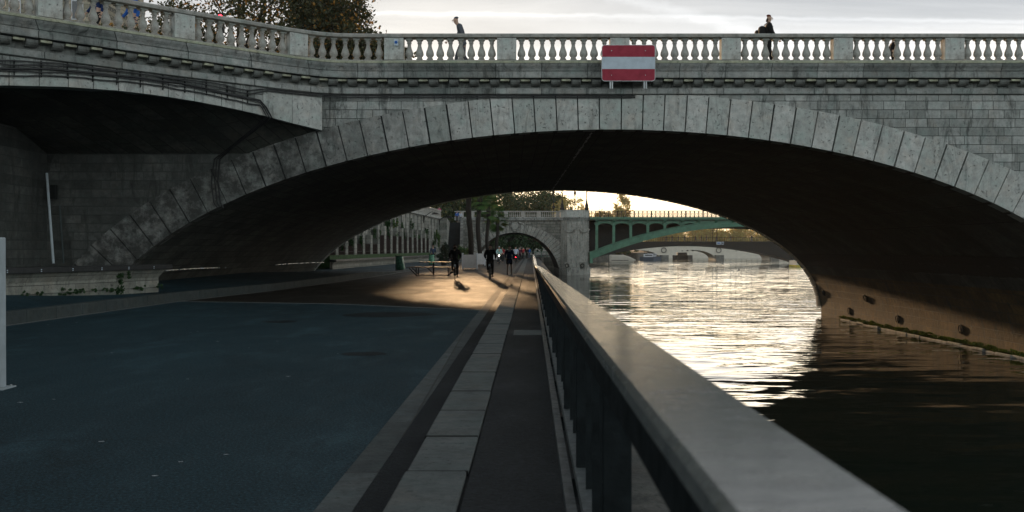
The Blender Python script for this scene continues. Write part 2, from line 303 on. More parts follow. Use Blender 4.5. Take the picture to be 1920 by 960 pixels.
# ------------------------------------------------------------------ mesh helpers
class MB:
    def __init__(s): s.v = []; s.f = []
    def add(s, vs, fs):
        b = len(s.v); s.v += [tuple(p) for p in vs]; s.f += [tuple(b + i for i in f) for f in fs]; return s
    def box(s, c, d, rz=0.0, taper=1.0):
        x, y, z = d[0] / 2, d[1] / 2, d[2] / 2; vs = []
        for zz in (-1, 1):
            k = taper if zz > 0 else 1.0
            for a, b in ((-1, -1), (1, -1), (1, 1), (-1, 1)):
                X, Y = a * x * k, b * y * k
                vs.append((c[0] + X * math.cos(rz) - Y * math.sin(rz), c[1] + X * math.sin(rz) + Y * math.cos(rz), c[2] + zz * z))
        return s.add(vs, [(3, 2, 1, 0), (4, 5, 6, 7), (0, 1, 5, 4), (1, 2, 6, 5), (2, 3, 7, 6), (3, 0, 4, 7)])
    def bar(s, p, q, wd, ht=None, up=(0, 0, 1)):
        ht = ht or wd; p = Vector(p); q = Vector(q); d = (q - p).normalized(); u = Vector(up)
        if abs(d.dot(u)) > 0.99: u = Vector((1, 0, 0))
        r = d.cross(u).normalized() * wd / 2; u2 = r.cross(d).normalized() * ht / 2
        vs = [e + a * r + b * u2 for e in (p, q) for a, b in ((-1, -1), (1, -1), (1, 1), (-1, 1))]
        return s.add(vs, [(3, 2, 1, 0), (4, 5, 6, 7), (0, 1, 5, 4), (1, 2, 6, 5), (2, 3, 7, 6), (3, 0, 4, 7)])
    def tube(s, pts, r, n=8, cap=True):
        pts = [Vector(p) for p in pts]; m = len(pts)
        if not isinstance(r, (list, tuple)): r = [r] * m
        vs = []; prev = None
        for i, p in enumerate(pts):
            d = (pts[min(i + 1, m - 1)] - pts[max(i - 1, 0)]).normalized()
            if prev is None: prev = d.orthogonal().normalized()
            prev = (prev - d * prev.dot(d)).normalized(); b = d.cross(prev)
            for k in range(n):
                a = 2 * math.pi * k / n; vs.append(p + (prev * math.cos(a) + b * math.sin(a)) * r[i])
        fs = [(i * n + k, i * n + (k + 1) % n, (i + 1) * n + (k + 1) % n, (i + 1) * n + k) for i in range(m - 1) for k in range(n)]
        if cap: fs += [tuple(range(n - 1, -1, -1)), tuple((m - 1) * n + k for k in range(n))]
        return s.add(vs, fs)
    def lathe(s, c, prof, n=12, sq=()):
        vs = []; m = len(prof)
        for i, (r, z) in enumerate(prof):
            for k in range(n):
                a = 2 * math.pi * (k + 0.5) / n; vs.append((c[0] + r * math.cos(a), c[1] + r * math.sin(a), c[2] + z))
        fs = [(i * n + k, i * n + (k + 1) % n, (i + 1) * n + (k + 1) % n, (i + 1) * n + k) for i in range(m - 1) for k in range(n)]
        fs += [tuple(range(n - 1, -1, -1)), tuple((m - 1) * n + k for k in range(n))]
        return s.add(vs, fs)
    def prism(s, poly, lo, hi, ax=2):
        """poly of 2-D points extruded along axis ax from lo to hi"""
        n = len(poly); vs = []
        for e in (lo, hi):
            for a, b in poly:
                vs.append((a, b, e) if ax == 2 else ((a, e, b) if ax == 1 else (e, a, b)))
        return s.add(vs, [tuple(range(n - 1, -1, -1)), tuple(range(n, 2 * n))] + [(i, (i + 1) % n, n + (i + 1) % n, n + i) for i in range(n)])
    def grid(s, rows):
        n = len(rows[0]); vs = [p for r in rows for p in r]
        return s.add(vs, [(i * n + k, i * n + k + 1, (i + 1) * n + k + 1, (i + 1) * n + k) for i in range(len(rows) - 1) for k in range(n - 1)])
    def sheet(s, poly, z):
        return s.add([(x, y, z) for x, y in poly], [tuple(range(len(poly)))])
    def build(s, name, mat, parent=None, smooth=False, bevel=0.0, local=False):
        me = bpy.data.meshes.new(name)
        off = Vector((0, 0, 0))
        if parent is not None and not local: off = world_loc(parent)
        me.from_pydata([(x - off.x, y - off.y, z - off.z) for x, y, z in s.v], [], s.f)
        bm = bmesh.new(); bm.from_mesh(me); bmesh.ops.recalc_face_normals(bm, faces=bm.faces[:]); bm.to_mesh(me); bm.free()
        if smooth:
            for p in me.polygons: p.use_smooth = True
            me.set_sharp_from_angle(angle=R(40))
        me.materials.append(M[mat] if isinstance(mat, str) else mat)
        o = bpy.data.objects.new(name, me); COL.objects.link(o)
        if parent is not None: o.parent = parent
        if bevel:
            b = o.modifiers.new('bevel', 'BEVEL'); b.width = bevel; b.segments = 2; b.limit_method = 'ANGLE'
        return o
def world_loc(o):
    v = Vector(o.location)
    while o.parent: o = o.parent; v += Vector(o.location)
    return v
def thing(name, label, cat, loc=(0, 0, 0), rz=0.0, group=None):
    o = bpy.data.objects.new(name, None); COL.objects.link(o); o.location = loc; o.rotation_euler = (0, 0, rz); o.empty_display_size = 0.3
    return tag(o, label, cat, group)
def tag(o, label=None, cat=None, group=None, kind=None):
    if label: o['label'] = label
    if cat: o['category'] = cat
    if group: o['group'] = group
    if kind: o['kind'] = kind
    return o
def struct(o): o['kind'] = 'structure'; return o
def kids(o): return [c for c in COL.objects if c.parent == o]
def dup(o, loc, rz=None, label=None, parent=None, kidmap=None):
    c = o.copy(); COL.objects.link(c)
    if parent is not None: c.parent = parent
    else:
        c.location = loc
        if rz is not None: c.rotation_euler = (0, 0, rz)
    if label: c['label'] = label
    for k in kids(o):
        if k is not c: dup(k, None, parent=c)
    return c
def at(px, py, D):
    """point of the place that the pixel (1920x960 photo) shows at distance D"""
    return ((px - 960) * D / FPX, D, CZ + (466 - py) * D / FPX)

def leaves(name, mat, parent, blobs, n, size, seed=1, shell=0.55, flat=0.0, local=False, kind=None):
    """a crown of many small leaf faces; blobs: (cx,cy,cz,rx,ry,rz)"""
    rng = np.random.default_rng(seed)
    vol = np.array([b[3] * b[4] * b[5] for b in blobs]) ** 0.75; cnt = (n * vol / vol.sum()).astype(int)
    P = []
    for b, c in zip(blobs, cnt):
        # sub-clumps inside every blob so that the outline is uneven and gaps show
        k = max(5, int(c / 90)); d = rng.normal(size=(k, 3)); d /= np.linalg.norm(d, axis=1)[:, None]
        rad = shell + (1.08 - shell) * rng.random(k) ** 0.7; cc = d * rad[:, None]
        idx = rng.integers(0, k, c)
        loc = cc[idx] + rng.normal(size=(c, 3)) * 0.15
        P.append(loc * np.array(b[3:6]) + np.array(b[:3]))
    P = np.concatenate(P); m = len(P)
    a = rng.normal(size=(m, 3)); a /= np.linalg.norm(a, axis=1)[:, None]
    b_ = np.cross(a, rng.normal(size=(m, 3))); b_ /= np.linalg.norm(b_, axis=1)[:, None]
    sz = size * (0.6 + 0.8 * rng.random(m))[:, None]
    off = np.array(world_loc(parent)) if (parent is not None and not local) else np.zeros(3)
    V = np.stack([P - a * sz, P + b_ * sz * 0.55, P + a * sz, P - b_ * sz * 0.55], 1).reshape(-1, 3) - off
    me = bpy.data.meshes.new(name); me.vertices.add(m * 4); me.vertices.foreach_set('co', V.ravel())
    me.loops.add(m * 4); me.loops.foreach_set('vertex_index', np.arange(m * 4)); me.polygons.add(m)
    me.polygons.foreach_set('loop_start', np.arange(m) * 4); me.polygons.foreach_set('loop_total', np.full(m, 4)); me.update()
    me.materials.append(M[mat]); o = bpy.data.objects.new(name, me); COL.objects.link(o)
    if parent is not None: o.parent = parent
    return o
def tree(label, x, y, z0, blobs, n, size, mat, trunk_r=0.35, seed=1, group=None, name='tree', shell=0.5, branches=7):
    t = thing(name, label, 'tree', (x, y, z0), group=group)
    rng = random.Random(seed); mb = MB()
    cz = sum(b[2] for b in blobs) / len(blobs); top = max(b[2] + b[5] * 0.5 for b in blobs)
    low = min(b[2] - b[5] * 0.5 for b in blobs)
    mx = sum(b[0] for b in blobs) / len(blobs)
    pts = [(x, y, z0), (x + .1, y, z0 + (low - z0) * .6), (x + (mx - x) * .3, y, low + (cz - low) * .4), (x + (mx - x) * .8, y, top)]
    mb.tube(pts, [trunk_r, trunk_r * .8, trunk_r * .6, trunk_r * .12], 9)
    for i in range(branches):
        b = blobs[i % len(blobs)]; f = 0.25 + 0.6 * rng.random(); st = Vector(pts[1]).lerp(Vector(pts[2]), f)
        e = Vector((b[0] + b[3] * rng.uniform(-.75, .75), b[1] + b[4] * rng.uniform(-.6, .6), b[2] + b[5] * rng.uniform(-.3, .85)))
        m_ = st.lerp(e, .5) + Vector((rng.uniform(-.5, .5), rng.uniform(-.5, .5), rng.uniform(.1, .8)))
        mb.tube([st, m_, e], [trunk_r * .42, trunk_r * .26, trunk_r * .06], 6)
        for j in range(3):
            q = m_.lerp(e, rng.uniform(.1, .8)); e2 = q + Vector((rng.uniform(-2, 2), rng.uniform(-2, 2), rng.uniform(-.4, 2.2))) * (b[3] / 5)
            mb.tube([q, e2], [trunk_r * .15, trunk_r * .03], 5)
    mb.build('trunk', 'bark', t, smooth=True)
    leaves('crown', mat, t, blobs, n, size, seed, shell)
    return t

# ------------------------------------------------------------------ ground, road, river
QD = 0.0187
def qx(off, y): return off + QD * y
WZ = -2.5
struct(MB().sheet([(-1500, -200), (1500, -200), (1500, 3500), (-1500, 3500)], -6.0).build('ground', 'ground'))
struct(MB().sheet([(1.0, -60), (400, -60), (400, 900), (2, 900), (2, 150), (1.2, 20)], WZ).build('river', 'water'))
quay_edge = [(qx(1.25, -20), -20), (qx(1.25, 165), 165), (9.2, 224), (17, 280), (28, 331), (46, 365), (60, 430), (60, 900)]
mb = MB()
road_poly = [(-16, -20)] + quay_edge + [(-16, 900)]
mb.sheet([(-16, -20), (qx(1.25, -20), -20), (qx(1.25, 25), 25.0), (-.8, 25.42), (-5, 28.35), (-9.85, 29.65), (-16, 29.65)], 0.0)
struct(mb.build('road', 'road'))
mb = MB(); mb.sheet([(-16, 29.65), (-9.85, 29.65), (-5, 28.35), (-.8, 25.42), (qx(1.25, 25), 25.0), (qx(1.25, 165), 165), (-16, 165)], 0.0)
struct(mb.build('road', 'road2'))
struct(MB().sheet([(-16, 165)] + quay_edge[1:] + [(-16, 900)], 0.0).build('quay_ground', 'walk'))
# far bank behind everything
struct(MB().prism([(60, 432), (900, 432), (900, 1500), (60, 1500)], -5, 0.4).build('far_bank', 'ground'))
# quay wall down to the water
mb = MB()
for (a, b), (c, d) in zip(quay_edge[:-1], quay_edge[1:]):
    n_ = max(1, int(math.hypot(c - a, d - b) / 20))
    mb.grid([[(a + (c - a) * k / n_, b + (d - b) * k / n_, z) for k in range(n_ + 1)] for z in (-0.004, -3.6)])
tag(mb.build('quay_wall', 'quay'), 'long stone river wall dropping from the railing foot to the water', 'wall')
# coping stones outside the railing
t = thing('quay_coping', 'rough dark stone coping between the grey railing and the river', 'coping', (qx(0.8, 0), 0, 0))
mb = MB(); y = -3.0; rr = random.Random(3)
while y < 150:
    l = 1.6 + rr.random() * .5
    mb.prism([(qx(0.46, y), y), (qx(1.30, y), y), (qx(1.30, y + l - .02), y + l - .02), (qx(0.46, y + l - .02), y + l - .02)], -0.25, 0.05 + rr.random() * .02)
    y += l
mb.build('coping_stone', 'coping', t, bevel=0.03)

# kerbside strips by the railing
def strip(name, o0, o1, y0, y1, z, mat, seg=1):
    mb = MB(); st = (y1 - y0) / seg
    mb.grid([[(qx(o0, y0 + st * k), y0 + st * k, z), (qx(o1, y0 + st * k), y0 + st * k, z)] for k in range(seg + 1)]); return mb.build(name, mat)
struct(strip('concrete_channel', -1.30, -1.07, -3, 160, 0.006, 'strip'))
struct(strip('gutter', -1.07, -0.83, -3, 160, 0.003, 'patch'))
mb = MB(); jm = MB(); y = -2.2; rr = random.Random(5)
while y < 160:
    l = rr.choice((0.85, 1.25, 1.45, 1.6))
    a0, b0 = -0.83 + rr.uniform(-.005, .005), -0.42 + rr.uniform(-.006, .006)
    mb.prism([(qx(a0, y), y), (qx(b0, y), y), (qx(b0, y + l - .05), y + l - .05), (qx(a0, y + l - .05), y + l - .05)], -0.05, 0.10 + rr.uniform(-.006, .006))
    jm.prism([(qx(-.835, y + l - .05), y + l - .052), (qx(-.418, y + l - .05), y + l - .052), (qx(-.418, y + l), y + l + .002), (qx(-.835, y + l), y + l + .002)], -.05, .094)
    y += l
struct(mb.build('kerb', 'slab', bevel=0.012)); struct(jm.build('kerb_joint', plain('dark_mortar', (0.012, 0.013, 0.012), 0.95, spec=0.1)))
mb = MB(); mb.prism([(qx(-0.40, -3), -3), (qx(0.52, -3), -3), (qx(0.52, 160), 160), (qx(-0.40, 160), 160)], -0.05, 0.085)
mb.prism([(qx(-0.60, -3), -3), (qx(-0.401, -3), -3), (qx(-0.401, 160), 160), (qx(-0.60, 160), 160)], -0.05, 0.068)
struct(mb.build('walkway', 'walk'))
mb = MB()
for y0_, l, o0, o1 in ((17.2, 1.0, -.30, .22), (36, 10.5, -.12, .2), (48.5, 9.5, -.12, .2), (33, .9, -.35, .2)):  # long pale strips paint sunlight on the walkway, short ones are slabs
    mb.prism([(qx(o0, y0_), y0_), (qx(o1, y0_), y0_), (qx(o1, y0_ + l), y0_ + l), (qx(o0, y0_ + l), y0_ + l)], 0.08, 0.09)
struct(mb.build('pavement_slab', 'slab'))

# left kerb and raised pavement
KP = [(-10.9, -6), (-10.6, 12), (-10.4, 20.2), (-9.93, 30.4), (-8.95, 37), (-8.2, 47.6), (-7.5, 62.8), (-7.0, 75), (-6.6, 100), (-6.2, 150)]
def kpt(y):
    for (a, b), (c, d) in zip(KP[:-1], KP[1:]):
        if b <= y <= d: return a + (c - a) * (y - b) / (d - b)
    return KP[-1][0]
mb = MB(); y = -5.0
while y < 140:
    l = 1.25
    a, b = kpt(y), kpt(y + l - .02)
    zt = 0.27 if y < 55 else max(0.13, 0.27 - (y - 55) * .02)
    mb.prism([(a, y), (b, y + l - .02), (b - .28, y + l - .02), (a - .28, y)], -0.05, zt)
    y += l
struct(mb.build('kerb_stone', 'kerb', bevel=0.02))
mb = MB(); ys = [-6 + 3 * k for k in range(50)]
mb.grid([[(kpt(y) + 0.0, y, 0.006), (kpt(y) + 0.16, y, 0.006)] for y in ys]); struct(mb.build('kerb_channel', 'linep'))
mb = MB()
rows = []
for y in ys:
    z = 0.26 if y < 55 else max(0.12, 0.26 - (y - 55) * .02)
    zb = 0.50 if y < 45 else max(0.2, 0.50 - (y - 45) * .02)
    rows.append([(kpt(y) - .28, y, z), (kpt(y) - 1.2, y, z + (zb - z) * .4), (-12.2 if y < 60 else -12.4 + (y - 60) * .03, y, zb), (-16.5, y, zb)])
mb.grid(rows); struct(mb.build('pavement', 'pave'))
# joint line over the road, patches
mb = MB(); mb.prism([(-9.85, 29.6), (-5, 28.3), (-.8, 25.4), (-.8, 25.55), (-5, 28.45), (-9.85, 29.75)], 0.0, 0.007); struct(mb.build('road_joint', 'linep'))
def blob(cx, cy, rx, ry, sd, k=14):
    r_ = random.Random(sd); return [(cx + rx * math.cos(2 * math.pi * i / k) * r_.uniform(.8, 1.15), cy + ry * math.sin(2 * math.pi * i / k) * r_.uniform(.8, 1.15)) for i in range(k)]
mb = MB()
for i, (cx, cy, rx, ry) in enumerate(((-2.9, 23.8, 1.1, .9), (-3.9, 37, 1.1, 2.6), (-3.0, 56, 1.2, 3), (-2.2, 14.9, .35, .3), (-5.0, 21.5, .4, .35))):
    mb.sheet(blob(cx, cy, rx, ry, i), 0.004 + i * 0.0001)
struct(mb.build('asphalt_patch', 'patch'))
mb = MB()
rr = random.Random(9)
for i in range(60):
    x, y = rr.uniform(-10, -1.4), rr.uniform(6, 30); a = rr.random() * 3
    d = rr.uniform(.012, .035); mb.sheet([(x + d * math.cos(a + k * 1.57), y + d * .5 * math.sin(a + k * 1.57)) for k in range(4)], 0.012)
tag(mb.build('litter', 'white'), 'tiny pale scraps of litter scattered on the asphalt', 'litter', kind='stuff')

# ------------------------------------------------------------------ the near stone bridge
Y0, Y1 = 30.0, 61.0
CX = 2.95; AI, BI, TI = 16.0, 7.2, 5.16
AE, BE, TE = 17.5, 8.37, 6.27
SZ = TI - BI
br = thing('stone_bridge', 'big grey stone arch bridge with balustrade crossing road and river', 'bridge', (CX, Y0, 0))
def zi(x):
    u = min(1, abs(x - CX) / AI); return SZ + BI * math.sqrt(1 - u * u)
def ze(x):
    u = min(1, abs(x - CX) / AE); return TE - BE + BE * math.sqrt(1 - u * u)
STR = 6.20   # underside of the string band
WP = [(-15.4, 20.55), (-14.0, 21.95), (-12.2, 23.75), (-10.6, 25.3), (-9.0, 26.9), (-7.6, 28.2), (-6.7, 29.05), (-6.2, 29.45), (-5.7, 29.78), (-5.2, 29.95), (-4.6, Y0)]
PATH = WP + [(x, Y0) for x in (0, 5, 10, 15, 20, 25, 30)]
def offp(path, off):
    out = []
    for i, p in enumerate(path):
        a = Vector(path[max(i - 1, 0)]); b = Vector(path[min(i + 1, len(path) - 1)]); d = (b - a).normalized()
        out.append((p[0] + d.y * off, p[1] - d.x * off))
    return out
def extrude(path, prof, close=True):
    mb = MB(); rows = []
    for (off, z) in prof:
        rows.append([(x, y, z) for x, y in offp(path, off)])
    if close: rows.append(rows[0])
    mb.grid(rows)
    n = len(path); m = len(prof)
    mb.f.append(tuple(k * n for k in range(m))); mb.f.append(tuple(k * n + n - 1 for k in range(m)))
    return mb
cor = [(0.0, 6.66), (0.30, 6.67), (0.31, 6.70), (0.31, 6.83), (0.285, 6.845), (0.285, 6.86), (0.315, 6.875), (0.34, 6.93), (0.40, 7.01), (0.42, 7.055), (0.42, 7.075), (-0.5, 7.075), (-0.5, 6.66)]
extrude(PATH, cor).build('cornice', 'trim', br)
extrude(PATH, [(0.40, 7.077), (0.445, 7.08), (0.445, 7.13), (0.40, 7.16), (-0.3, 7.19), (-0.3, 7.077)]).build('ledge', 'ledge', br, bevel=0.006)
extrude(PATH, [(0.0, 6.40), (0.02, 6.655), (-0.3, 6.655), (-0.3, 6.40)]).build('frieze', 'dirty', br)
extrude(PATH, [(0.05, STR + .01), (0.085, STR + .03), (0.085, 6.37), (0.05, 6.398), (-0.3, 6.398), (-0.3, STR + .01)]).build('string_course', 'trim', br)
extrude(PATH, [(0.10, 7.895), (0.16, 7.91), (0.17, 7.98), (0.15, 8.02), (-0.23, 8.03), (-0.26, 7.98), (-0.25, 7.91), (-0.19, 7.895)]).build('coping', 'balu', br, bevel=0.008)
extrude(PATH, [(0.12, 7.19), (0.12, 7.235), (-0.21, 7.235), (-0.21, 7.191)]).build('plinth', 'balu', br)
# arc-length along PATH, s=0 at the corner
cum = [0.0]
for a, b in zip(PATH[:-1], PATH[1:]): cum.append(cum[-1] + math.dist(a, b))
s_corner = cum[PATH.index((-4.6, Y0))]
def pos(sv):
    sv += s_corner; i = max(0, min(len(cum) - 2, next((k for k in range(len(cum) - 1) if cum[k + 1] >= sv), len(cum) - 2)))
    f = (sv - cum[i]) / (cum[i + 1] - cum[i]); a, b = PATH[i], PATH[i + 1]
    return a[0] + (b[0] - a[0]) * f, a[1] + (b[1] - a[1]) * f, math.atan2(b[1] - a[1], b[0] - a[0])
def s_of_x(x): return x + 4.6
ped = [s_of_x(x) for x in (-3.54, -.16, 3.23, 6.57, 9.93, 13.27, 16.65, 20.0)]
p1 = ped[0] - 2.95
peds = [p1 - 3.5 * 3, p1 - 3.5 * 2, p1 - 3.5, p1] + ped
pm = MB().box((0, 0, 0.33), (0.58, 0.36, 0.655)).build('pedestal', 'vouss', br, local=True, bevel=0.01)
proto_loc = world_loc(br)
def put(proto, x, y, z, rz, first=[set()]):
    o = proto
    if proto.name in first[0]:
        o = proto.copy(); COL.objects.link(o)
    else: first[0].add(proto.name)
    o.location = (x - proto_loc.x, y - proto_loc.y, z - proto_loc.z); o.rotation_euler = (0, 0, rz); o.parent = br
    return o
for s_ in peds:
    x, y, a = pos(s_); n_ = Vector((math.sin(a), -math.cos(a))) * -0.04
    put(pm, x + n_.x, y + n_.y, 7.236, a)
mb = MB(); mb.box((0, 0, .02), (.19, .19, .04)); mb.lathe((0, 0, 0), [(.085, .04), (.095, .06), (.07, .085), (.075, .10), (.118, .15), (.125, .20), (.11, .27), (.075, .36), (.055, .44), (.052, .48), (.062, .51), (.072, .515), (.072, .535), (.06, .54), (.085, .60), (.09, .61)], 14); mb.box((0, 0, .635), (.2, .2, .05))
bal = mb.build('baluster', 'balu', br, local=True, smooth=True)
nb = 0
for a, b in zip(peds[:-1], peds[1:]):
    cnt = 7 if b - a < 3.2 else 9
    if b > s_of_x(17.5): break
    for k in range(cnt):
        s_ = a + .29 + (b - a - .58) * (k + .5) / cnt; x, y, an = pos(s_); n_ = Vector((math.sin(an), -math.cos(an))) * -0.045
        put(bal, x + n_.x, y + n_.y, 7.236, an); nb += 1
# modillions
mb = MB(); mb.prism([(0.0, 0), (-.10, 0.0), (-.17, .05), (-.20, .10), (-.20, .17), (0, .17)], -0.14, 0.14, 0)
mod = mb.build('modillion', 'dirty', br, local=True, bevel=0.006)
mb = MB(); mb.box((0, -.12, .03), (.27, .24, .06)); blk = mb.build('soffit_block', 'ledge', br, local=True, bevel=0.006)
s_ = -13.0; k = 0
while s_ < s_of_x(18):
    x, y, a = pos(s_); n_ = Vector((math.sin(a), -math.cos(a))) * 0.012
    put(mod, x + n_.x, y + n_.y, 6.46, a)
    x, y, a = pos(s_ + .305); n_ = Vector((math.sin(a), -math.cos(a))) * (0.03 if k % 5 in (1, 3) else -0.02)
    put(blk, x + n_.x, y + n_.y, 6.575, a)
    s_ += .61; k += 1
# voussoirs (near ring)
def ring(name, cx, a, b, sz, thick_fn, y, proud, pitch, depth, mat, parent, zmin, zmax, gap=0.035, groove=True):
    mb = MB(); N_ = 3000; pts = []
    for i in range(N_ + 1):
        th = math.pi * i / N_; pts.append((cx - a * math.cos(th), sz + b * math.sin(th), th))
    cumr = [0.0]
    for p, q in zip(pts[:-1], pts[1:]): cumr.append(cumr[-1] + math.hypot(q[0] - p[0], q[1] - p[1]))
    tot = cumr[-1]; n = int(round(tot / pitch)); n += (n + 1) % 2
    def P(sv):
        i = int(np.searchsorted(cumr, max(0.0001, min(tot - .0001, sv)))); return pts[i]
    def outer(p):
        nx, nz_ = (p[0] - cx) / a ** 2, (p[1] - sz) / b ** 2; l = math.hypot(nx, nz_); nx /= l; nz_ /= l
        t_ = thick_fn(p, nx, nz_); return p[0] + nx * t_, p[1] + nz_ * t_
    for k in range(n):
        s0, s1 = tot * k / n, tot * (k + 1) / n; g = gap / 2
        p0, p1_ = P(s0 + g), P(s1 - g); pm_ = P((s0 + s1) / 2)
        if pm_[1] < zmin: continue
        o0, o1 = outer(p0), outer(p1_)
        q = [(p0[0], p0[1]), (p1_[0], p1_[1]), (o1[0], min(o1[1], zmax)), (o0[0], min(o0[1], zmax))]
        jig = random.Random(k).uniform(0, .008)
        mb.prism(q, y - proud - jig, y + depth, 1)
    return mb.build(name, mat, parent, bevel=0.008)
def tf(p, nx, nz_):
    lo, hi = 0.3, 3.0
    for _ in range(30):
        m = (lo + hi) / 2; X, Z = p[0] + nx * m, p[1] + nz_ * m
        if abs(X - CX) < AE and Z < ze(X): lo = m
        else: hi = m
    return min(lo, 2.2)
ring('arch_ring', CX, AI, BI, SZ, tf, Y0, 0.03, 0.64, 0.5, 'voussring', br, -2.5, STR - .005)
# dark joint backing + spandrel wall face
mb = MB(); xs = np.linspace(CX - AI - .0, CX + AI, 90)
mb.grid([[(x, Y0 + .06, zi(x) + .03) for x in xs], [(x, Y0 + .06, min(max(ze(x), zi(x) + .2), STR)) for x in xs]])
mb.build('ring_joint', plain('dark_joint', (0.035, 0.04, 0.04), 0.9), br)
mb = MB(); xs = [float(x) for x in np.linspace(CX - AE + .001, CX + AE - .001, 120)]
mb.grid([[(x, Y0, min(ze(x) - .02, STR - .001)) for x in xs], [(x, Y0, STR) for x in xs]])
mb.grid([[(x, Y0, -3.5) for x in (CX + AE - .001, 26, 30.5)], [(x, Y0, STR) for x in (CX + AE - .001, 26, 30.5)]])
mb.build('spandrel_wall', 'facade', br)
mb = MB(); mb.grid([[(x, Y0 - .002, -0.2) for x in (-14.2, CX - AE + 0.0)], [(x, Y0 - .002, 4.46) for x in (-14.2, CX - AE)]])
xs = [float(x) for x in np.linspace(CX - AE, -8.0, 40)]
mb.grid([[(x, Y0 - .002, ze(x) - .02) for x in xs], [(x, Y0 - .002, max(4.46, ze(x) - .01)) for x in xs]])
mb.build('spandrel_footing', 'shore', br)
# far face, deck, vault
mb = MB(); xs = [float(x) for x in np.linspace(CX - AI, CX + AI, 90)]
mb.grid([[(x, Y1, zi(x)) for x in xs], [(x, Y1, 7.1) for x in xs]])
mb.grid([[(x, Y1, -3.5) for x in (CX + AI, 30.5)], [(x, Y1, 7.1) for x in (CX + AI, 30.5)]])
mb.grid([[(x, Y1, -.5) for x in (-30, CX - AI)], [(x, Y1, 7.1) for x in (-30, CX - AI)]])
mb.box((0.2, Y1 - .15, 7.5), (60, .3, .8)); mb.build('rear_wall', 'facade', br)
mb = MB(); mb.prism([(x, y + .32) for x, y in PATH] + [(30.4, Y1 - .02), (-16, Y1 - .02)], 6.7, 7.16); mb.build('deck', 'pave', br)
def vs_rows(xs_, off=0.0):
    return [[(x, y, zi(x) + off) for y in np.linspace(Y0 + .02, Y1, 12)] for x in xs_]
ths = np.linspace(0.0, math.pi, 97)
mb = MB(); mb.grid([[(CX - AI * math.cos(t_), float(y), SZ + BI * math.sin(t_)) for y in np.linspace(Y0 + .1, Y1, 8)] for t_ in ths[:88]])
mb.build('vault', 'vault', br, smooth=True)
mb = MB(); mb.grid([[(CX - AI * math.cos(t_), float(y), SZ + BI * math.sin(t_)) for y in np.linspace(Y0 + .1, Y1, 8)] for t_ in ths[87:]] + [[(CX + AI, float(y), -4) for y in np.linspace(Y0 + .1, Y1, 8)]])
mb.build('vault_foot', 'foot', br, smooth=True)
# far ring edge stones that catch the light
ring('far_arch_ring', CX, AI, BI, SZ, lambda p, a, b: 1.0, Y1 + .5, -0.46, 0.64, 0.1, 'vouss', br, -2.5, 9)
# crown joint: short pale drips along the vault crown
mb = MB(); rr = random.Random(2); rows = []
for k in range(120):
    y = Y0 + .6 + k * .25; w_ = rr.choice((.0, .012, .03, .045)); xx = 2.45 + rr.uniform(-.02, .02)
    rows.append([(xx - w_, y, zi(xx - w_) - .012), (xx + w_ + .004, y, zi(xx + w_) - .012)])
mb.grid(rows)
mb.build('joint_deposit', 'whitebox', br)

# splayed wing: face above its own flat arch, soffit
zl = [(0, 5.11), (1.1, 5.11), (3.2, 5.43), (4.5, 5.56), (5.5, 5.63), (7.0, 5.66), (8.5, 5.60), (10.1, 5.46), (12, 5.15), (14, 4.75), (20, 3.5)]
def zw(sd):
    for (a, b), (c, d) in zip(zl[:-1], zl[1:]):
        if a <= sd <= c: return b + (d - b) * (sd - a) / (c - a)
    return zl[-1][1]
smax = s_corner
wing_s = [s for s in np.linspace(1.1, smax - .01, 60)]
mb = MB()
mb.grid([[pos(-s)[:2] + (zw(s) + .40,) for s in wing_s], [pos(-s)[:2] + (STR,) for s in wing_s]])
mb.build('wing_wall', 'wing', br)
mb = MB(); s_ = 1.1; rr = random.Random(8)
while s_ < smax - .7:
    l = rr.uniform(.62, .8) if s_ > 2.6 else .95
    x0, y0, a = pos(-s_ - .008); x1, y1, _ = pos(-s_ - l + .008); n0 = Vector((math.sin(a), -math.cos(a)))
    zt0, zt1 = (zw(s_) + .42, zw(s_ + l) + .42) if s_ > 2.6 else (STR - .01, STR - .01)
    pr = .02 + rr.random() * .006
    A = [(x0 + n0.x * pr, y0 + n0.y * pr), (x1 + n0.x * pr, y1 + n0.y * pr)]; B = [(x0 - n0.x * .5, y0 - n0.y * .5), (x1 - n0.x * .5, y1 - n0.y * .5)]
    zs = [zw(s_), zw(s_ + l)]; zt = [zt0, zt1]
    vs = [(*A[0], zs[0]), (*A[1], zs[1]), (*A[1], zt[1]), (*A[0], zt[0]), (*B[0], zs[0]), (*B[1], zs[1]), (*B[1], zt[1]), (*B[0], zt[0])]
    mb.add(vs, [(0, 1, 2, 3), (7, 6, 5, 4), (0, 4, 5, 1), (1, 5, 6, 2), (2, 6, 7, 3), (3, 7, 4, 0)])
    s_ += l
mb.build('wing_voussoir', 'vouss', br, bevel=0.006)
fac = [(float(x), Y0 - .01, max(4.44, ze(float(x)))) for x in np.linspace(-5.75, -14.3, 60)]
mb = MB(); rows = []
for j in range(9):
    f = j / 8; row = []
    for k, s_ in enumerate(np.linspace(1.1, smax - .05, 60)):
        a = Vector(pos(-s_)[:2] + (zw(s_) + .01,)); b = Vector(fac[k]); p = a.lerp(b, f); p.z += .9 * math.sin(math.pi * f) * (k / 60) * .9
        row.append(tuple(p))
    rows.append(row)
mb.grid(rows); mb.build('squinch_vault', 'vault', br, smooth=True)
# side wall of the embankment under and beyond the wing
mb = MB(); mb.prism([(-14.0, -20), (-14.0, Y0), (-16, Y0), (-16, -20)], -.3, 5.0); mb.prism([(-15.2, -20), (-15.2, 20.5), (-17, 20.5), (-17, -20)], 5.0, 8.0)
tag(mb.build('embankment_wall', M['shore']), 'dark grimy embankment wall in the shade under the bridge corner', 'wall')
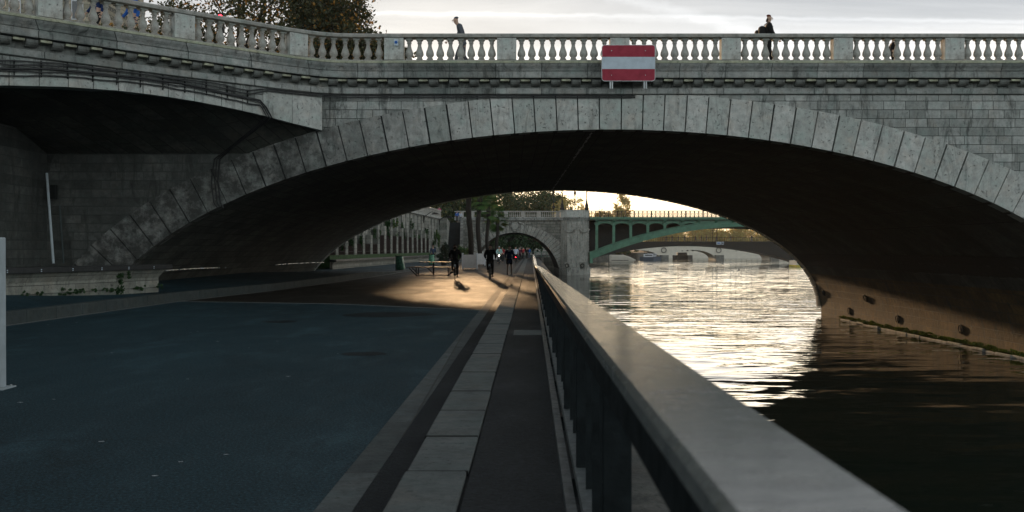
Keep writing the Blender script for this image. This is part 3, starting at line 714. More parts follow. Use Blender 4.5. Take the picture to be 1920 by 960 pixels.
# street level on the left bank
mb = MB(); mb.grid([[(-400, y, z), (-15.5 if y < 61.5 else -17.6 + .063 * y, y, z)] for y, z in ((-60, 7.0), (60, 7.0), (61.5, 6.9), (100, 5.5), (140, 5.5), (145, 5.5))])
mb.grid([[(-400, y, 5.5), (x_, y, 5.5)] for y, x_ in ((145.01, -9.2), (160, -9.2), (160.01, -6.5), (215, 0), (300, 8), (900, 20))])
struct(mb.build('street', 'pave'))

# cables clipped on the wing
t = thing('cable_run', 'bundle of black cables clipped along the stone wing and curling under it', 'cables', (-9, 27, 5.5))
for i, (dz, so_) in enumerate(((.58, .06), (.50, .07), (.40, .06), (.34, .075), (.24, .06))):
    pts = []; rr = random.Random(i)
    for s_ in np.arange(smax - .2, 3.3 - i * 0.12, -.35):
        x, y, a = pos(-float(s_)); n_ = Vector((math.sin(a), -math.cos(a))) * (so_ + .02)
        pts.append((x + n_.x, y + n_.y, min(zw(float(s_)) + dz + rr.uniform(-.02, .02), STR - .05)))
    if i >= 2:
        x, y, a = pos(-2.75 - i * .08); n_ = Vector((math.sin(a), -math.cos(a))) * .07
        pts += [(x + n_.x, y + n_.y, 5.62), (x + n_.x + .12, y + n_.y + .12, 5.36)]
        pts += [(-8.0 - .05 * i, 29.2, 4.6), (-8.55 - .08 * i, 29.7, 4.25), (-8.62 - .1 * i, 29.88, 3.6), (-8.55 - .1 * i, 29.9, 2.95), (-8.5 - .09 * i, 29.95, 2.8)]
    else:
        for s_ in np.arange(2.9, -8.5, -.4):
            x, y, a = pos(-float(s_)); n_ = Vector((math.sin(a), -math.cos(a))) * (so_ + .02)
            pts.append((x + n_.x, y + n_.y, STR - .03 - .055 * i))
    MB().tube(pts, .018 if i != 2 else .026, 6).build('cable', 'cable', t, smooth=True)
mb = MB()
for s_ in np.arange(3.5, smax - .3, .62):
    x, y, a = pos(-float(s_)); n_ = Vector((math.sin(a), -math.cos(a))) * .04; MB().box((x + n_.x, y + n_.y, min(zw(float(s_)) + .42, STR - .2)), (.016, .06, .40), a).build('bracket', 'darkmetal', t)

# sign hung on the parapet
t = thing('navigation_sign', 'red white red striped metal board hung on the bridge parapet', 'sign', (3.43, 29.3, 6.6))
SX, SY = 3.43, 29.36; W2, H2 = .79, .535
def rrect(w2, h2, r, cx, cz, k=6):
    out = []
    for sx, sz, a0 in ((1, 1, 0), (-1, 1, 90), (-1, -1, 180), (1, -1, 270)):
        for i in range(k + 1):
            a = R(a0 + 90 * i / k); out.append((cx + sx * (w2 - r) + r * math.cos(a), cz + sz * (h2 - r) + r * math.sin(a)))
    return out
zc_ = 1.58 + (466 - 118.5) * SY / FPX
MB().prism(rrect(W2, H2, .09, SX, zc_), SY, SY + .03, 1).build('rim', 'galv', t)
def band(name, z0, z1, mat):
    poly = [p for p in rrect(W2 - .014, H2 - .014, .08, SX, zc_)]
    out = [(x, min(max(z, z0), z1)) for x, z in poly]
    res = []
    for p in out:
        if not res or math.dist(p, res[-1]) > 1e-5: res.append(p)
    MB().prism(res, SY - .006, SY - .001, 1).build(name, mat, t)
h3 = 2 * H2 / 3
band('red_band', zc_ + H2 - h3 + .002, zc_ + H2, 'redsign'); band('white_band', zc_ - h3 / 2 + .002, zc_ + h3 / 2 - .002, 'whitesign'); band('red_band', zc_ - H2, zc_ - H2 + h3 - .002, 'redsign')
for dx in (-.5, .5):
    for dz in (-.36, .36): MB().tube([(SX + dx, SY - .012, zc_ + dz), (SX + dx, SY, zc_ + dz)], .014, 8).build('bolt', 'galv', t)
    MB().box((SX + dx - .03, SY + .06, zc_ - .15), (.035, .05, 1.2)).box((SX + dx + .03, SY + .06, zc_ - .15), (.035, .05, 1.2)).box((SX + dx, SY + .30, zc_ + .2), (.06, .5, .05)).build('bracket', 'galv', t)
# little enamel marker on pedestal
t = thing('marker_plate', 'small blue and white enamel plate on a balustrade pedestal', 'plate', (-3.4, 29.7, 7.7))
p = at(743, 80, 29.76); MB().box(p, (.13, .02, .19)).build('plate', 'whitesign', t); MB().lathe((0, 0, 0), [(.045, 0), (.045, .01)], 12).build('symbol', 'bluec', t, local=True)
sy = kids(t)[1]; sy.rotation_euler = (R(90), 0, 0); sy.location = Vector(p) - Vector(t.location) + Vector((0, -.012, 0))

# poles on the dark wall
mb = MB(); mb.tube([at(88, 325, 29.4), at(100, 494, 28.6)], .038, 8); tag(mb.build('pipe', 'greypost', smooth=True), 'long pale leaning pipe against the dark spandrel footing', 'pipe')
mb = MB(); mb.tube([at(112, 385, 29.6), at(119, 494, 29.2)], .026, 8); tag(mb.build('pipe', 'kerb', smooth=True), 'short thin grey pipe below the wall box', 'pipe')
mb = MB(); p = at(101, 360, 29.7); mb.box(p, (.17, .14, .42)); o = mb.build('junction_box', 'darkmetal', bevel=.01); tag(o, 'dark rusty electrical box fixed between the two wall pipes', 'box')

# ------------------------------------------------------------------ planter wall under the bridge, weeds, chain
def planter(label, P0, P1, zb, zt, back, step, mat_in, zin):
    t = thing('planter_wall', label, 'planter', (P0[0], P0[1], zb)); P0 = Vector(P0); P1 = Vector(P1); d = (P1 - P0).normalized(); n = Vector((-d.y, d.x))  # n points to the wall side
    if n.x > 0: n = -n
    Lh = (P1 - P0).length
    def q(s, o): v_ = P0 + d * s + n * o; return (v_.x, v_.y)
    h = zt - zb
    mb = MB(); mb.prism([q(0, 0.0), q(Lh, 0.0), q(Lh, 0.18), q(0, .18)], zb - .15, zb + h * .42)
    # outward sloping upper face
    a0, a1, b0, b1 = q(0, 0), q(Lh, 0), q(0, -.16), q(Lh + .12, -.16)
    c0, c1 = q(0, .18), q(Lh, .18); z1, z2 = zb + h * .42, zt - .14
    mb.add([(*a0, z1), (*a1, z1), (*c1, z1), (*c0, z1), (*b0, z2), (*b1, z2), (*c1, z2), (*c0, z2)], [(0, 1, 5, 4), (1, 2, 6, 5), (2, 3, 7, 6), (3, 0, 4, 7), (4, 5, 6, 7)])
    mb.prism([q(Lh - .18, .181), q(Lh, .181), q(Lh, back), q(Lh - .18, back)], zb - .15, z2)
    mb.build('wall', 'concrete', t)
    mb = MB(); mb.prism([q(-.05, -.26), q(Lh + .3, -.26), q(Lh + .3, .2), q(-.05, .2)], zt - .139, zt); mb.build('ledge', 'ledgewood', t, bevel=.01)
    mb = MB(); s_ = .35
    while s_ < Lh + .2:
        x, y = q(s_, -.266); a = math.atan2(d.y, d.x); mb.box((x, y, zt - .055), (.03, .012, .026), a); mb.box((x, y, zt - .10), (.03, .012, .026), a); s_ += step
    mb.build('bolt', 'whitesign', t)
    mb = MB(); mb.prism([q(0, .19), q(Lh - .19, .19), q(Lh - .19, back), q(0, back)], zb, zt + zin); mb.build('soil', mat_in, t)
    return t
planter('low concrete planter wall with dark steel ledge beside the left pavement', (-13.9, 18.2), (-10.3, 29.0), 0.46, 1.12, 1.6, 1.05, 'soil', -.1)
planter('long concrete planter wall with green turf before the ivy wall', (-11.9, 66), (-8.85, 118), 0.28, 0.84, 1.3, 2.2, 'turf', .28)
t = thing('weed', 'dark bushy weed growing at the planter foot', 'weed', (-10.75, 27.3, .46))
leaves('foliage', 'ileaf', t, [(-10.75, 27.3, .66, .17, .15, .26), (-10.6, 27.4, .85, .14, .1, .1)], 420, .035, 4)
for i, (px, sz_) in enumerate(((35, .09), (60, .06), (103, .13), (118, .09), (135, .08), (158, .05), (178, .06), (198, .09), (245, .07), (258, .09), (292, .09))):
    f = (px - 10) / 290; x, y = -12.1 + 1.85 * f + .08, 23.8 + 5.2 * f - .1
    x = -12.1 + 1.85 * f + .1
    words_ = ['low ragged weed clump at the white post end', 'tiny weed sprig', 'widest dark grass tuft', 'rounded weed clump', 'flat moss like weed clump', 'thin single weed sprig', 'small leafy sprig', 'weed clump just left of the bushy weed', 'low weed just right of the bushy weed', 'spiky weed clump', 'weed clump at the planter wall corner']
    t = thing('weed_clump', words_[i] + ' along the concrete planter foot', 'weed', (x, y, .46), group='weeds along the planter foot')
    leaves('foliage', 'ileaf', t, [(x, y, .47, sz_ * 1.2, sz_, sz_ * .8)], 160, .026, 20 + i)
mb = MB(); rr = random.Random(11); cp = []
for k in range(56):
    f = k / 55; p = at(313 + 294 * f, 507 - 15 * f - 2.5 * math.sin(f * math.pi * 3) * .3, 31 + 27 * f); cp.append(p)
mb.tube(cp, .016, 5); 
for p in cp[::2]: mb.box(p, (.16, .05, .045), rr.random() * 3)
tag(mb.build('chain', 'galv'), 'low pale chain hanging along the dark vault foot', 'chain')

# ------------------------------------------------------------------ railing
t = thing('quay_railing', 'heavy grey steel railing with broad flat handrail along the river', 'railing', (qx(.31, 2), 2, 0))
RP = [(-1.5, .277), (0.6, .277), (4, .32), (10, .385), (20, .50), (32, .63), (45, .80), (56, .97), (64, 1.02), (70, .96), (78, .80), (100, .74), (150, .76)]
def rdrop(y):
    for (a, b), (c, d) in zip(RP[:-1], RP[1:]):
        if a <= y <= c: return b + (d - b) * (y - a) / (c - a)
    return RP[-1][1]
RY = [-1.5, 0, .6, 1.5, 2.5, 4, 6, 8, 10, 13, 16, 20, 26, 32, 38, 45, 52, 56, 60, 64, 67, 70, 74, 78, 85, 100, 120, 150]
def rtop(y): return CZ - rdrop(y)
def rail_ext(prof, name, mat, zf, bevel=0):
    mb = MB(); rows = []
    for (o, dz) in prof: rows.append([(qx(o, y), y, zf(y) + dz) for y in RY])
    rows.append(rows[0]); mb.grid(rows); n = len(RY); mb.f.append(tuple(k * n for k in range(len(prof)))); mb.f.append(tuple(k * n + n - 1 for k in range(len(prof))))
    return mb.build(name, mat, t, smooth=True)
rail_ext([(.212, -.012), (.224, 0), (.404, 0), (.416, -.012), (.416, -.04), (.212, -.04)], 'handrail', 'railtop', rtop)
rail_ext([(.222, -.0405), (.406, -.0405), (.406, -.13), (.222, -.13)], 'top_beam', 'steel', rtop)
rail_ext([(.19, .0), (.245, .0), (.245, -.05), (.19, -.05)], 'lower_rail', 'steel2', lambda y: .20)
rail_ext([(.265, .06), (.40, .06), (.40, -.0), (.265, -.0)], 'lower_beam', 'steel2', lambda y: .20)
y = -0.6; k = 0
while y < 140:
    zt = rtop(y) - .1305; mb = MB()
    mb.box((qx(.33, y), y, (zt + .262) / 2), (.11, .035, zt - .262)); mb.box((qx(.30, y), y, .13), (.16, .05, .13 - .0))
    mb.build('post', 'steel', t, bevel=.004)
    mb = MB()
    for j in range(1, 4):
        yy = y + 2.2 * j / 4
        if k >= 2: MB().box((qx(.34, yy), yy, (rtop(yy) - .131 + .262) / 2), (.075, .012, rtop(yy) - .131 - .262)).build('picket', 'steel', t)
    y += 2.2; k += 1

# grey post on the left
p0 = at(-22, 730, 11.2)
t = thing('steel_post', 'pale grey square steel post at the left road side', 'post', (-5.87, 11.2, 0))
MB().box((-5.827, 11.2, .855), (.18, .18, 1.70)).build('shaft', 'greypost', t, bevel=.012)
MB().box((-5.827, 11.2, .012), (.34, .3, .016)).build('base_plate', 'greypost', t)
for bx_, by_ in ((-.13, -.11), (.13, -.11), (.13, .11), (-.13, .11)): MB().lathe((-5.827 + bx_, 11.2 + by_, .0205), [(.014, 0), (.014, .012), (.006, .016)], 6).build('bolt', 'galv', t)
MB().box((-5.772, 11.108, 1.25), (.055, .003, .08)).build('sticker', 'whitesign', t)
MB().tube([(-5.757, 11.09, 1.45), (-5.737, 11.05, 1.44), (-5.717, 11.09, 1.46)], .008, 6).build('hook', 'galv', t)

# ------------------------------------------------------------------ mooring rings on right vault foot, algae
def vx(z): 
    if z < SZ: return CX + AI
    return CX + AI * math.sqrt(max(0, 1 - ((z - SZ) / BI) ** 2))
ring_lab = ['lowest mooring ring niche nearest the camera on the vault foot', 'second mooring ring niche along the sunlit vault foot', 'high mooring ring niche set above the others on the vault foot', 'small far mooring ring niche low near the far arch edge', 'farthest mooring ring niche near the bridge outlet']
for i, (px, py) in enumerate(((1803, 616), (1684, 597), (1623, 558), (1593, 582), (1545, 548))):
    # intersect pixel ray with the vault foot surface
    dx, dz = (px - 960) / FPX, (466 - py) / FPX; D = 35.0
    for _ in range(80):
        D = vx(CZ + dz * D) / dx
    D = min(D, 60.3); z = CZ + dz * D; x = vx(z)
    t = thing('mooring_ring', ring_lab[i], 'mooring ring', (x, D, z), group='mooring rings on the vault foot')
    nn = Vector((-(x - CX) / AI ** 2, 0, -(z - SZ) / BI ** 2)).normalized(); p = Vector((x, D, z)); up = Vector((0, 1, 0)).cross(nn)
    mb = MB(); mb.tube([p - nn * .05, p + nn * .004], .26, 18); mb.build('niche', 'darkmetal', t)
    mb = MB(); q = p + nn * .03 - Vector((0, 0, .03)); mb.tube([q + Vector((0, 1, 0)) * .19 * math.cos(a) + up * .19 * math.sin(a) for a in np.linspace(0, 2 * math.pi, 17)], .022, 6, cap=False); mb.build('ring', 'darkmetal', t, smooth=True)
    mb = MB(); mb.tube([p + up * .1, p + up * .1 + nn * .05], .022, 6); mb.build('pin', 'darkmetal', t)
mb = MB(); rr = random.Random(4); y = Y0
while y < 56:
    l = rr.uniform(.5, 1.3)
    mb.box((vx(-2.3) - .20 + rr.uniform(-.03, .03), y + l / 2, WZ + .035 + rr.uniform(-.04, .02)), (.13, l + .01, .11))
    y += l
tag(mb.build('foot_ledge', 'vouss', bevel=.03), 'line of pale worn stones at the waterline under the vault', 'ledge')
mb_t = leaves('algae', 'algae', None, [(vx(-2.3) - .14, y, WZ + .16, .10, .9, .13) for y in np.arange(30, 57, 1.2)], 22000, .032, 31, shell=.1)
tag(mb_t, 'yellow green algae and moss fringe along the vault waterline', 'algae', kind='stuff')

# ------------------------------------------------------------------ people and bicycles
def skin(name, verts, edges, mat, parent, sub=1):
    """verts: list of (x,y,z,rx,ry)"""
    me = bpy.data.meshes.new(name); me.from_pydata([v[:3] for v in verts], edges, []); me.materials.append(M[mat])
    o = bpy.data.objects.new(name, me); COL.objects.link(o); o.parent = parent
    md = o.modifiers.new('skin', 'SKIN'); md.use_smooth_shade = True
    for i, v in enumerate(verts):
        sv = me.skin_vertices[0].data[i]; sv.radius = (v[3], v[4] if len(v) > 4 else v[3]); sv.use_root = (i == 0)
    if sub: o.modifiers.new('subsurf', 'SUBSURF').levels = sub; o.modifiers['subsurf'].render_levels = sub
    return o
POSES = {
 'walk': dict(pel=(0, 0, .95), mid=(0, .01, 1.14), ch=(0, .02, 1.34), nk=(0, .03, 1.50), hd=(0, .05, 1.64),
   hip=[(-.10, 0, .90), (.10, 0, .90)], kn=[(-.10, .12, .50), (.10, -.02, .50)], an=[(-.10, .20, .09), (.10, -.26, .14)],
   sh=[(-.19, .01, 1.42), (.19, .01, 1.42)], el=[(-.25, -.08, 1.15), (.25, .08, 1.15)], wr=[(-.24, -.02, .92), (.24, .24, .96)]),
 'stand': dict(pel=(0, 0, .95), mid=(0, 0, 1.14), ch=(0, .0, 1.34), nk=(0, .01, 1.50), hd=(0, .03, 1.64),
   hip=[(-.10, 0, .90), (.10, 0, .90)], kn=[(-.11, .02, .50), (.12, .0, .50)], an=[(-.12, 0, .09), (.13, -.04, .09)],
   sh=[(-.19, 0, 1.42), (.19, 0, 1.42)], el=[(-.26, -.02, 1.15), (.26, -.02, 1.15)], wr=[(-.22, .16, 1.02), (.25, .06, .92)]),
 'lean': dict(pel=(0, 0, .93), mid=(0, .03, 1.12), ch=(0, .09, 1.32), nk=(0, .16, 1.47), hd=(0, .23, 1.60),
   hip=[(-.10, 0, .88), (.10, 0, .88)], kn=[(-.10, .18, .50), (.10, -.02, .48)], an=[(-.10, .26, .09), (.10, -.30, .16)],
   sh=[(-.19, .09, 1.40), (.19, .09, 1.40)], el=[(-.25, .00, 1.14), (.25, .18, 1.13)], wr=[(-.24, .05, .90), (.24, .44, 1.0)]),
 'ride': dict(pel=(0, -.16, .98), mid=(0, -.10, 1.15), ch=(0, .0, 1.36), nk=(0, .06, 1.51), hd=(0, .10, 1.65),
   hip=[(-.10, -.14, .95), (.10, -.14, .95)], kn=[(-.12, .20, .80), (.12, .12, .62)], an=[(-.12, .06, .42), (.12, .10, .20)],
   sh=[(-.19, .02, 1.43), (.19, .02, 1.43)], el=[(-.28, .16, 1.20), (.28, .16, 1.20)], wr=[(-.25, .40, 1.06), (.25, .40, 1.06)]),
}
def person(label, loc, rz, pose='walk', top='black', legs='black', hair='brownh', shoes='black', scale=1.0, long_hair=False, hat=None, shorts=False, coat=False, bulk=1.0, group=None, rim=None):
    t = thing('person', label, 'person', loc, rz, group); t.scale = (scale,) * 3; P = POSES[pose]
    V = []; E = []
    def a(p, rx, ry=None): V.append((*p, rx, ry or rx)); return len(V) - 1
    pe = a(P['pel'], .13, .10); mi = a(P['mid'], .12, .09); ch = a(P['ch'], .135, .10); nk = a(P['nk'], .052)
    h = P['hd']; h0 = a((h[0], h[1] - .015, h[2] - .07), .062, .07); h1 = a((h[0], h[1], h[2]), .078, .092); h2 = a((h[0], h[1] - .01, h[2] + .085), .055, .07)
    E += [(pe, mi), (mi, ch), (ch, nk), (nk, h0), (h0, h1), (h1, h2)]
    for k in (0, 1):
        hp = a(P['hip'][k], .085); kn = a(P['kn'][k], .055); an = a(P['an'][k], .036)
        q = P['an'][k]; toe = a((q[0], q[1] + .15, q[2] - .055), .03)
        sh = a(P['sh'][k], .058); el = a(P['el'][k], .041); wr = a(P['wr'][k], .026)
        e, w_ = Vector(P['el'][k]), Vector(P['wr'][k]); pm_ = w_ + (w_ - e).normalized() * .07; hd_ = a(tuple(pm_), .034, .018)
        E += [(pe, hp), (hp, kn), (kn, an), (an, toe), (ch, sh), (sh, el), (el, wr), (wr, hd_)]
    skin('body', V, E, 'skin', t)
    # face and hands
    mb = MB(); y = h[1] + .088
    mb.tube([(0, y - .01, h[2] + .02), (0, y + .022, h[2] - .022), (0, y - .005, h[2] - .03)], [.008, .015, .008], 6)
    mb.build('nose', 'skin', t, True, local=True)
    mb = MB()
    for sx in (-.032, .032): mb.lathe((sx, y - .012, h[2] + .012), [(.004, -.008), (.011, 0), (.004, .008)], 6)
    mb.build('eyes', 'black', t, True, local=True)
    mb = MB(); mb.box((0, y - .006, h[2] - .052), (.045, .012, .010)); mb.build('mouth', 'maroon', t, local=True)
    mb = MB()
    for sx in (-.08, .08): mb.lathe((sx, h[1], h[2] - .02), [(.008, -.028), (.02, 0), (.010, .03)], 8)
    mb.build('ears', 'skin', t, True, local=True)
    for k in (0, 1):
        e, w_ = Vector(P['el'][k]), Vector(P['wr'][k]); d = (w_ - e).normalized(); f = Vector((0, 1, 0)); f = (f - d * f.dot(d)).normalized(); n_ = d.cross(f)
        mb = MB()
        for j, ln in enumerate((.065, .075, .078, .070, .055)):
            if j == 0: b = w_ + d * .03 + f * .025; pts = [b, b + f * .03 + d * .025, b + f * .035 + d * .055]
            else:
                b = w_ + d * .085 + f * (.028 - .018 * (j - 1)); c_ = n_ * (.02 if k else -.02); pts = [b, b + d * ln * .5, b + d * ln * .85 + c_]
            mb.tube(pts, [.010, .009, .007], 6)
        mb.build('fingers', 'skin', t, True, local=True)
    # upper garment
    V = []; E = []; low = P['pel']
    hem = a((low[0], low[1], low[2] - (.30 if coat else .06)), .17 * bulk if coat else .15, .14 if coat else .115)
    m0 = a((low[0], low[1], low[2] + .04), .15 * bulk, .12); m1 = a(P['mid'], .145 * bulk, .115); c1 = a(P['ch'], .16 * bulk, .12)
    n1 = a((P['nk'][0], P['nk'][1] - .01, P['nk'][2] - .03), .07)
    E += [(hem, m0), (m0, m1), (m1, c1), (c1, n1)]
    for k in (0, 1):
        s1 = a(P['sh'][k], .075 * bulk); e1 = a(P['el'][k], .056 * bulk); w1 = a(tuple(Vector(P['el'][k]).lerp(Vector(P['wr'][k]), .92)), .042)
        E += [(c1, s1), (s1, e1), (e1, w1)]
    skin('jacket' if coat else 'shirt', V, E, top, t)
    V = []; E = []
    p0 = a((low[0], low[1], low[2] + .02), .135, .105)
    for k in (0, 1):
        h1_ = a(P['hip'][k], .10); kk = Vector(P['kn'][k]); 
        if shorts: k1 = a(tuple(Vector(P['hip'][k]).lerp(kk, .8)), .088); E += [(p0, h1_), (h1_, k1)]
        else: k1 = a(tuple(kk), .072); a1 = a(tuple(kk.lerp(Vector(P['an'][k]), .93)), .052); E += [(p0, h1_), (h1_, k1), (k1, a1)]
    skin('shorts' if shorts else 'trousers', V, E, legs, t)
    for k in (0, 1):
        q = Vector(P['an'][k]); V = [(q.x, q.y - .04, q.z - .04, .042, .042), (q.x, q.y + .06, q.z - .052, .045, .036), (q.x, q.y + .17, q.z - .06, .036, .026)]
        skin('shoe', V, [(0, 1), (1, 2)], shoes, t)
    hm = hat or hair
    V = [(h[0], h[1] - .03, h[2] + .03, .085, .09), (h[0], h[1] - .015, h[2] + .085, .072, .085), (h[0], h[1] - .01, h[2] + .115, .045, .05)]; E = [(0, 1), (1, 2)]
    skin('cap' if hat else 'hair', V, E, hm, t)
    if long_hair or hat:
        V = [(h[0], h[1] - .04, h[2] + .02, .078, .05), (h[0], h[1] - .075, h[2] - .09, .085 if long_hair else .06, .045), (h[0], h[1] - .09, h[2] - (.24 if long_hair else .12), .085 if long_hair else .04, .035)]
        skin('hair', V, [(0, 1), (1, 2)], hair, t)
    if rim:
        skin('hood', [(0, P['nk'][1] - .10, P['nk'][2] - .04, .12, .05), (0, P['nk'][1] - .11, P['nk'][2] - .10, .08, .04)], [(0, 1)], rim, t)
    return t
def bicycle(label, loc, rz, rear=None, front=None):
    t = thing('bicycle', label, 'bicycle', loc, rz)
    def wheel(y):
        o = thing.__wrapped__ if False else None
        mb = MB(); mb.tube([(0, y + .33 * math.cos(a), .345 + .33 * math.sin(a)) for a in np.linspace(0, 2 * math.pi, 29)], .019, 6, cap=False)
        wobj = mb.build('wheel', 'rubber', t, True, local=True)
        mb = MB(); mb.tube([(0, y + .305 * math.cos(a), .345 + .305 * math.sin(a)) for a in np.linspace(0, 2 * math.pi, 25)], .010, 5, cap=False)
        mb.tube([(-.04, y, .345), (.04, y, .345)], .022, 6)
        for k in range(12):
            a = k * math.pi / 6; mb.tube([(.02 * (-1) ** k, y, .345), (0, y + .3 * math.cos(a), .345 + .3 * math.sin(a))], .0022, 3)
        mb.build('rim', 'galv', wobj, local=True)
    wheel(-.50); wheel(.56)
    mb = MB(); bb = (0, .0, .28); st = (0, -.18, .80); hd0 = (0, .40, .62); hd1 = (0, .36, .86)
    for p, q, r in ((bb, st, .017), (bb, hd0, .02), ((0, -.15, .72), hd1, .018), (hd0, hd1, .02), ((.05, -.50, .345), bb, .01), ((-.05, -.50, .345), bb, .01), ((.05, -.50, .345), (0, -.15, .72), .009), ((-.05, -.50, .345), (0, -.15, .72), .009), ((.05, .56, .345), (.03, .41, .62), .012), ((-.05, .56, .345), (-.03, .41, .62), .012), (st, (0, -.2, .92), .014)):
        mb.tube([p, q], r, 6)
    mb.build('frame', 'darkmetal', t, local=True)
    mb = MB(); mb.tube([(0, -.5 + .37 * math.cos(a), .345 + .37 * math.sin(a)) for a in np.linspace(R(40), R(190), 12)], .028, 6); mb.build('mudguard', 'darkmetal', t, local=True)
    mb = MB(); mb.tube([hd1, (0, .35, 1.0)], .014, 6); mb.tube([(-.30, .36, 1.03), (-.2, .42, 1.03), (0, .38, 1.0), (.2, .42, 1.03), (.30, .36, 1.03)], .013, 6); mb.build('handlebar', 'galv', t, local=True)
    mb = MB(); mb.prism([(-.03, .10), (.03, .10), (.09, -.12), (.06, -.17), (-.06, -.17), (-.09, -.12)], .90, .95)
    o = mb.build('saddle', 'rubber', t, local=True, bevel=.015); o.location = (0, -.2, 0)
    mb = MB(); mb.tube([(0, 0, .28), (0, .10, .17)], .01, 5); mb.tube([(0, 0, .28), (0, -.04, .40)], .01, 5); mb.box((.12, .12, .15), (.11, .08, .025)); mb.box((-.12, .04, .385), (.11, .08, .025)); mb.tube([(-.12, 0.0, .395), (-.06, -.04, .40)], .008, 5); mb.tube([(.06, .10, .17), (.12, .12, .15)], .008, 5); mb.tube([(-.07, 0, .28), (.07, 0, .28)], .05, 8)
    mb.build('pedals', 'darkmetal', t, local=True)
    if rear: MB().box((0, -.62, .72), (.09, .03, .16 if rear == 'whitesign' else .07)).build('rear_light', rear, t, local=True)
    if front:
        mb = MB(); mb.tube([(0, .50, .90), (0, .58, .90)], .06, 10); mb.build('headlight', front, t, local=True)
    return t
def cyclist(plabel, blabel, px, D, rz, rear=None, front=None, **k):
    x = at(px, 500, D)[0]
    bicycle(blabel, (x, D, 0.004), rz, rear, front)
    person(plabel, (x, D, 0.02), rz, 'ride', **k)
cyclist('long haired cyclist in a long dark coat riding past the picnic table', 'dark bicycle under the long haired rider by the picnic table', 853, 49.5, R(3), rear='whitesign', top='black', legs='black', hair='brownh', long_hair=True, coat=True, bulk=1.12)
cyclist('cyclist in a puffy dark jacket riding alone in the middle of the road', 'dark city bicycle with white rear reflector in mid road', 919, 50.3, R(-2), rear='whitesign', top='black', legs='black', hair='brownh', coat=False, bulk=1.28)
cyclist('cyclist in a white shirt riding away behind the walker', 'bicycle with glowing red rear light under the white shirted rider', 967, 98, 0, rear='redlight', top='whitec', legs='black', hair='black', bulk=1.15)
cyclist('oncoming cyclist in pale teal clothes with a bright headlight', 'oncoming bicycle with shining round headlight', 936, 96, R(180), front='headlight', top='teal', legs='black', hair='black', hat='whitec')
person('walker in navy hooded jacket and dark shorts beside the railing path', (at(955, 500, 60)[0], 60, 0.004), R(2), 'stand', top='navy', legs='black', hair='black', shorts=True, coat=True, rim='whitec', bulk=1.15)
person('pedestrian in a red top behind the oncoming cyclist', (at(942, 500, 108)[0], 108, 0.004), R(170), 'walk', top='redc', legs='black')
person('pedestrian in dark maroon clothes near the far arch', (at(975, 500, 122)[0], 122, 0.004), R(5), 'walk', top='maroon', legs='black', hair='black', coat=True)
person('pedestrian dressed in black right beside the railing end', (at(988, 500, 138)[0], 138, 0.004), 0, 'walk', top='black', legs='black', hair='black', coat=True)
person('pedestrian in blue next to the railing under the far arch', (at(993, 500, 147)[0] - .1, 147, 0.004), 0, 'walk', top='bluec', legs='denim', hair='black')
person('distant pedestrian in red and black in the far arch', (at(981, 500, 150)[0], 150, 0.004), 0, 'walk', top='redc', legs='black', hair='black')
person('standing person in a blue shirt behind the second green bin', (at(812, 500, 90)[0], 90, 0.16), R(200), 'stand', top='denim', legs='black', hair='brownh')
person('person in a bright blue jacket coming down the dark stairs', (-8.3, 150.5, 5.5), R(180), 'walk', top='bluec', legs='black', hair='black')
person('person with pale clothes at the top of the stairs', (-7.9, 153, 5.5), R(180), 'walk', top='whitec', legs='greyc', hair='black')
person('person in a pink top behind the upper quay balustrade', (-10.1, 138, 5.62), R(10), 'walk', top='pink', legs='black', hair='black')
# on the near bridge
person('grey haired man in a grey t shirt leaning forward as he walks over the bridge', (at(868, 60, 31.4)[0], 31.4, 7.165), R(90), 'lean', top='greyc', legs='greyc', hair='greyc', shoes='black')
person('woman in a dark jacket and rust beanie walking across the bridge', (at(1439, 60, 31.3)[0], 31.3, 7.165), R(-90), 'walk', top='black', legs='black', hair='brownh', hat='redh', scale=1.0, coat=True)
wx = at(1439, 60, 31.3)[0]
t = thing('backpack', 'black backpack on the back of the beanie wearing woman', 'backpack', (wx - .26, 31.3, 8.2))
MB().box((wx - .19, 31.3, 8.34), (.20, .30, .42)).build('bag', 'black', t, bevel=.07); MB().box((wx - .36, 31.3, 8.30), (.07, .24, .24)).build('pocket', 'black', t, bevel=.03)
MB().tube([(wx - .16, 31.16, 8.55), (wx - .02, 31.14, 8.66), (wx + .12, 31.15, 8.52), (wx - .1, 31.16, 8.2)], .014, 5).build('strap', 'black', t)
person('small child in dark clothes seen between the balusters on the bridge', (at(1672, 60, 31.2)[0], 31.2, 7.165), R(-90), 'walk', top='black', legs='black', hair='black', scale=.58)
person('passer by in a blue jacket behind the wing balustrade', (-10.75, 28.3, 7.165), R(130), 'walk', top='bluec', legs='denim', hair='black')
person('passer by in dark blue beside the blue jacketed one on the wing', (-11.5, 27.7, 7.165), R(130), 'walk', top='navy', legs='black', hair='black')
# traffic light behind the wing parapet
t = thing('traffic_light', 'small traffic light showing red before the autumn tree', 'traffic light', (-11.67, 40, 7.16))
MB().tube([(-11.67, 40, 7.16), (-11.67, 40, 10.5)], .05, 8).build('pole', 'darkmetal', t)
MB().box((-11.67, 40, 10.62), (.26, .2, .78)).build('housing', 'darkmetal', t, bevel=.03)
o = MB().lathe((0, 0, 0), [(.075, 0), (.085, .02), (.05, .04)], 12).build('lamp', 'redlight', t, local=True); o.rotation_euler = (R(90), 0, 0); o.location = (0, -.10, 3.70)

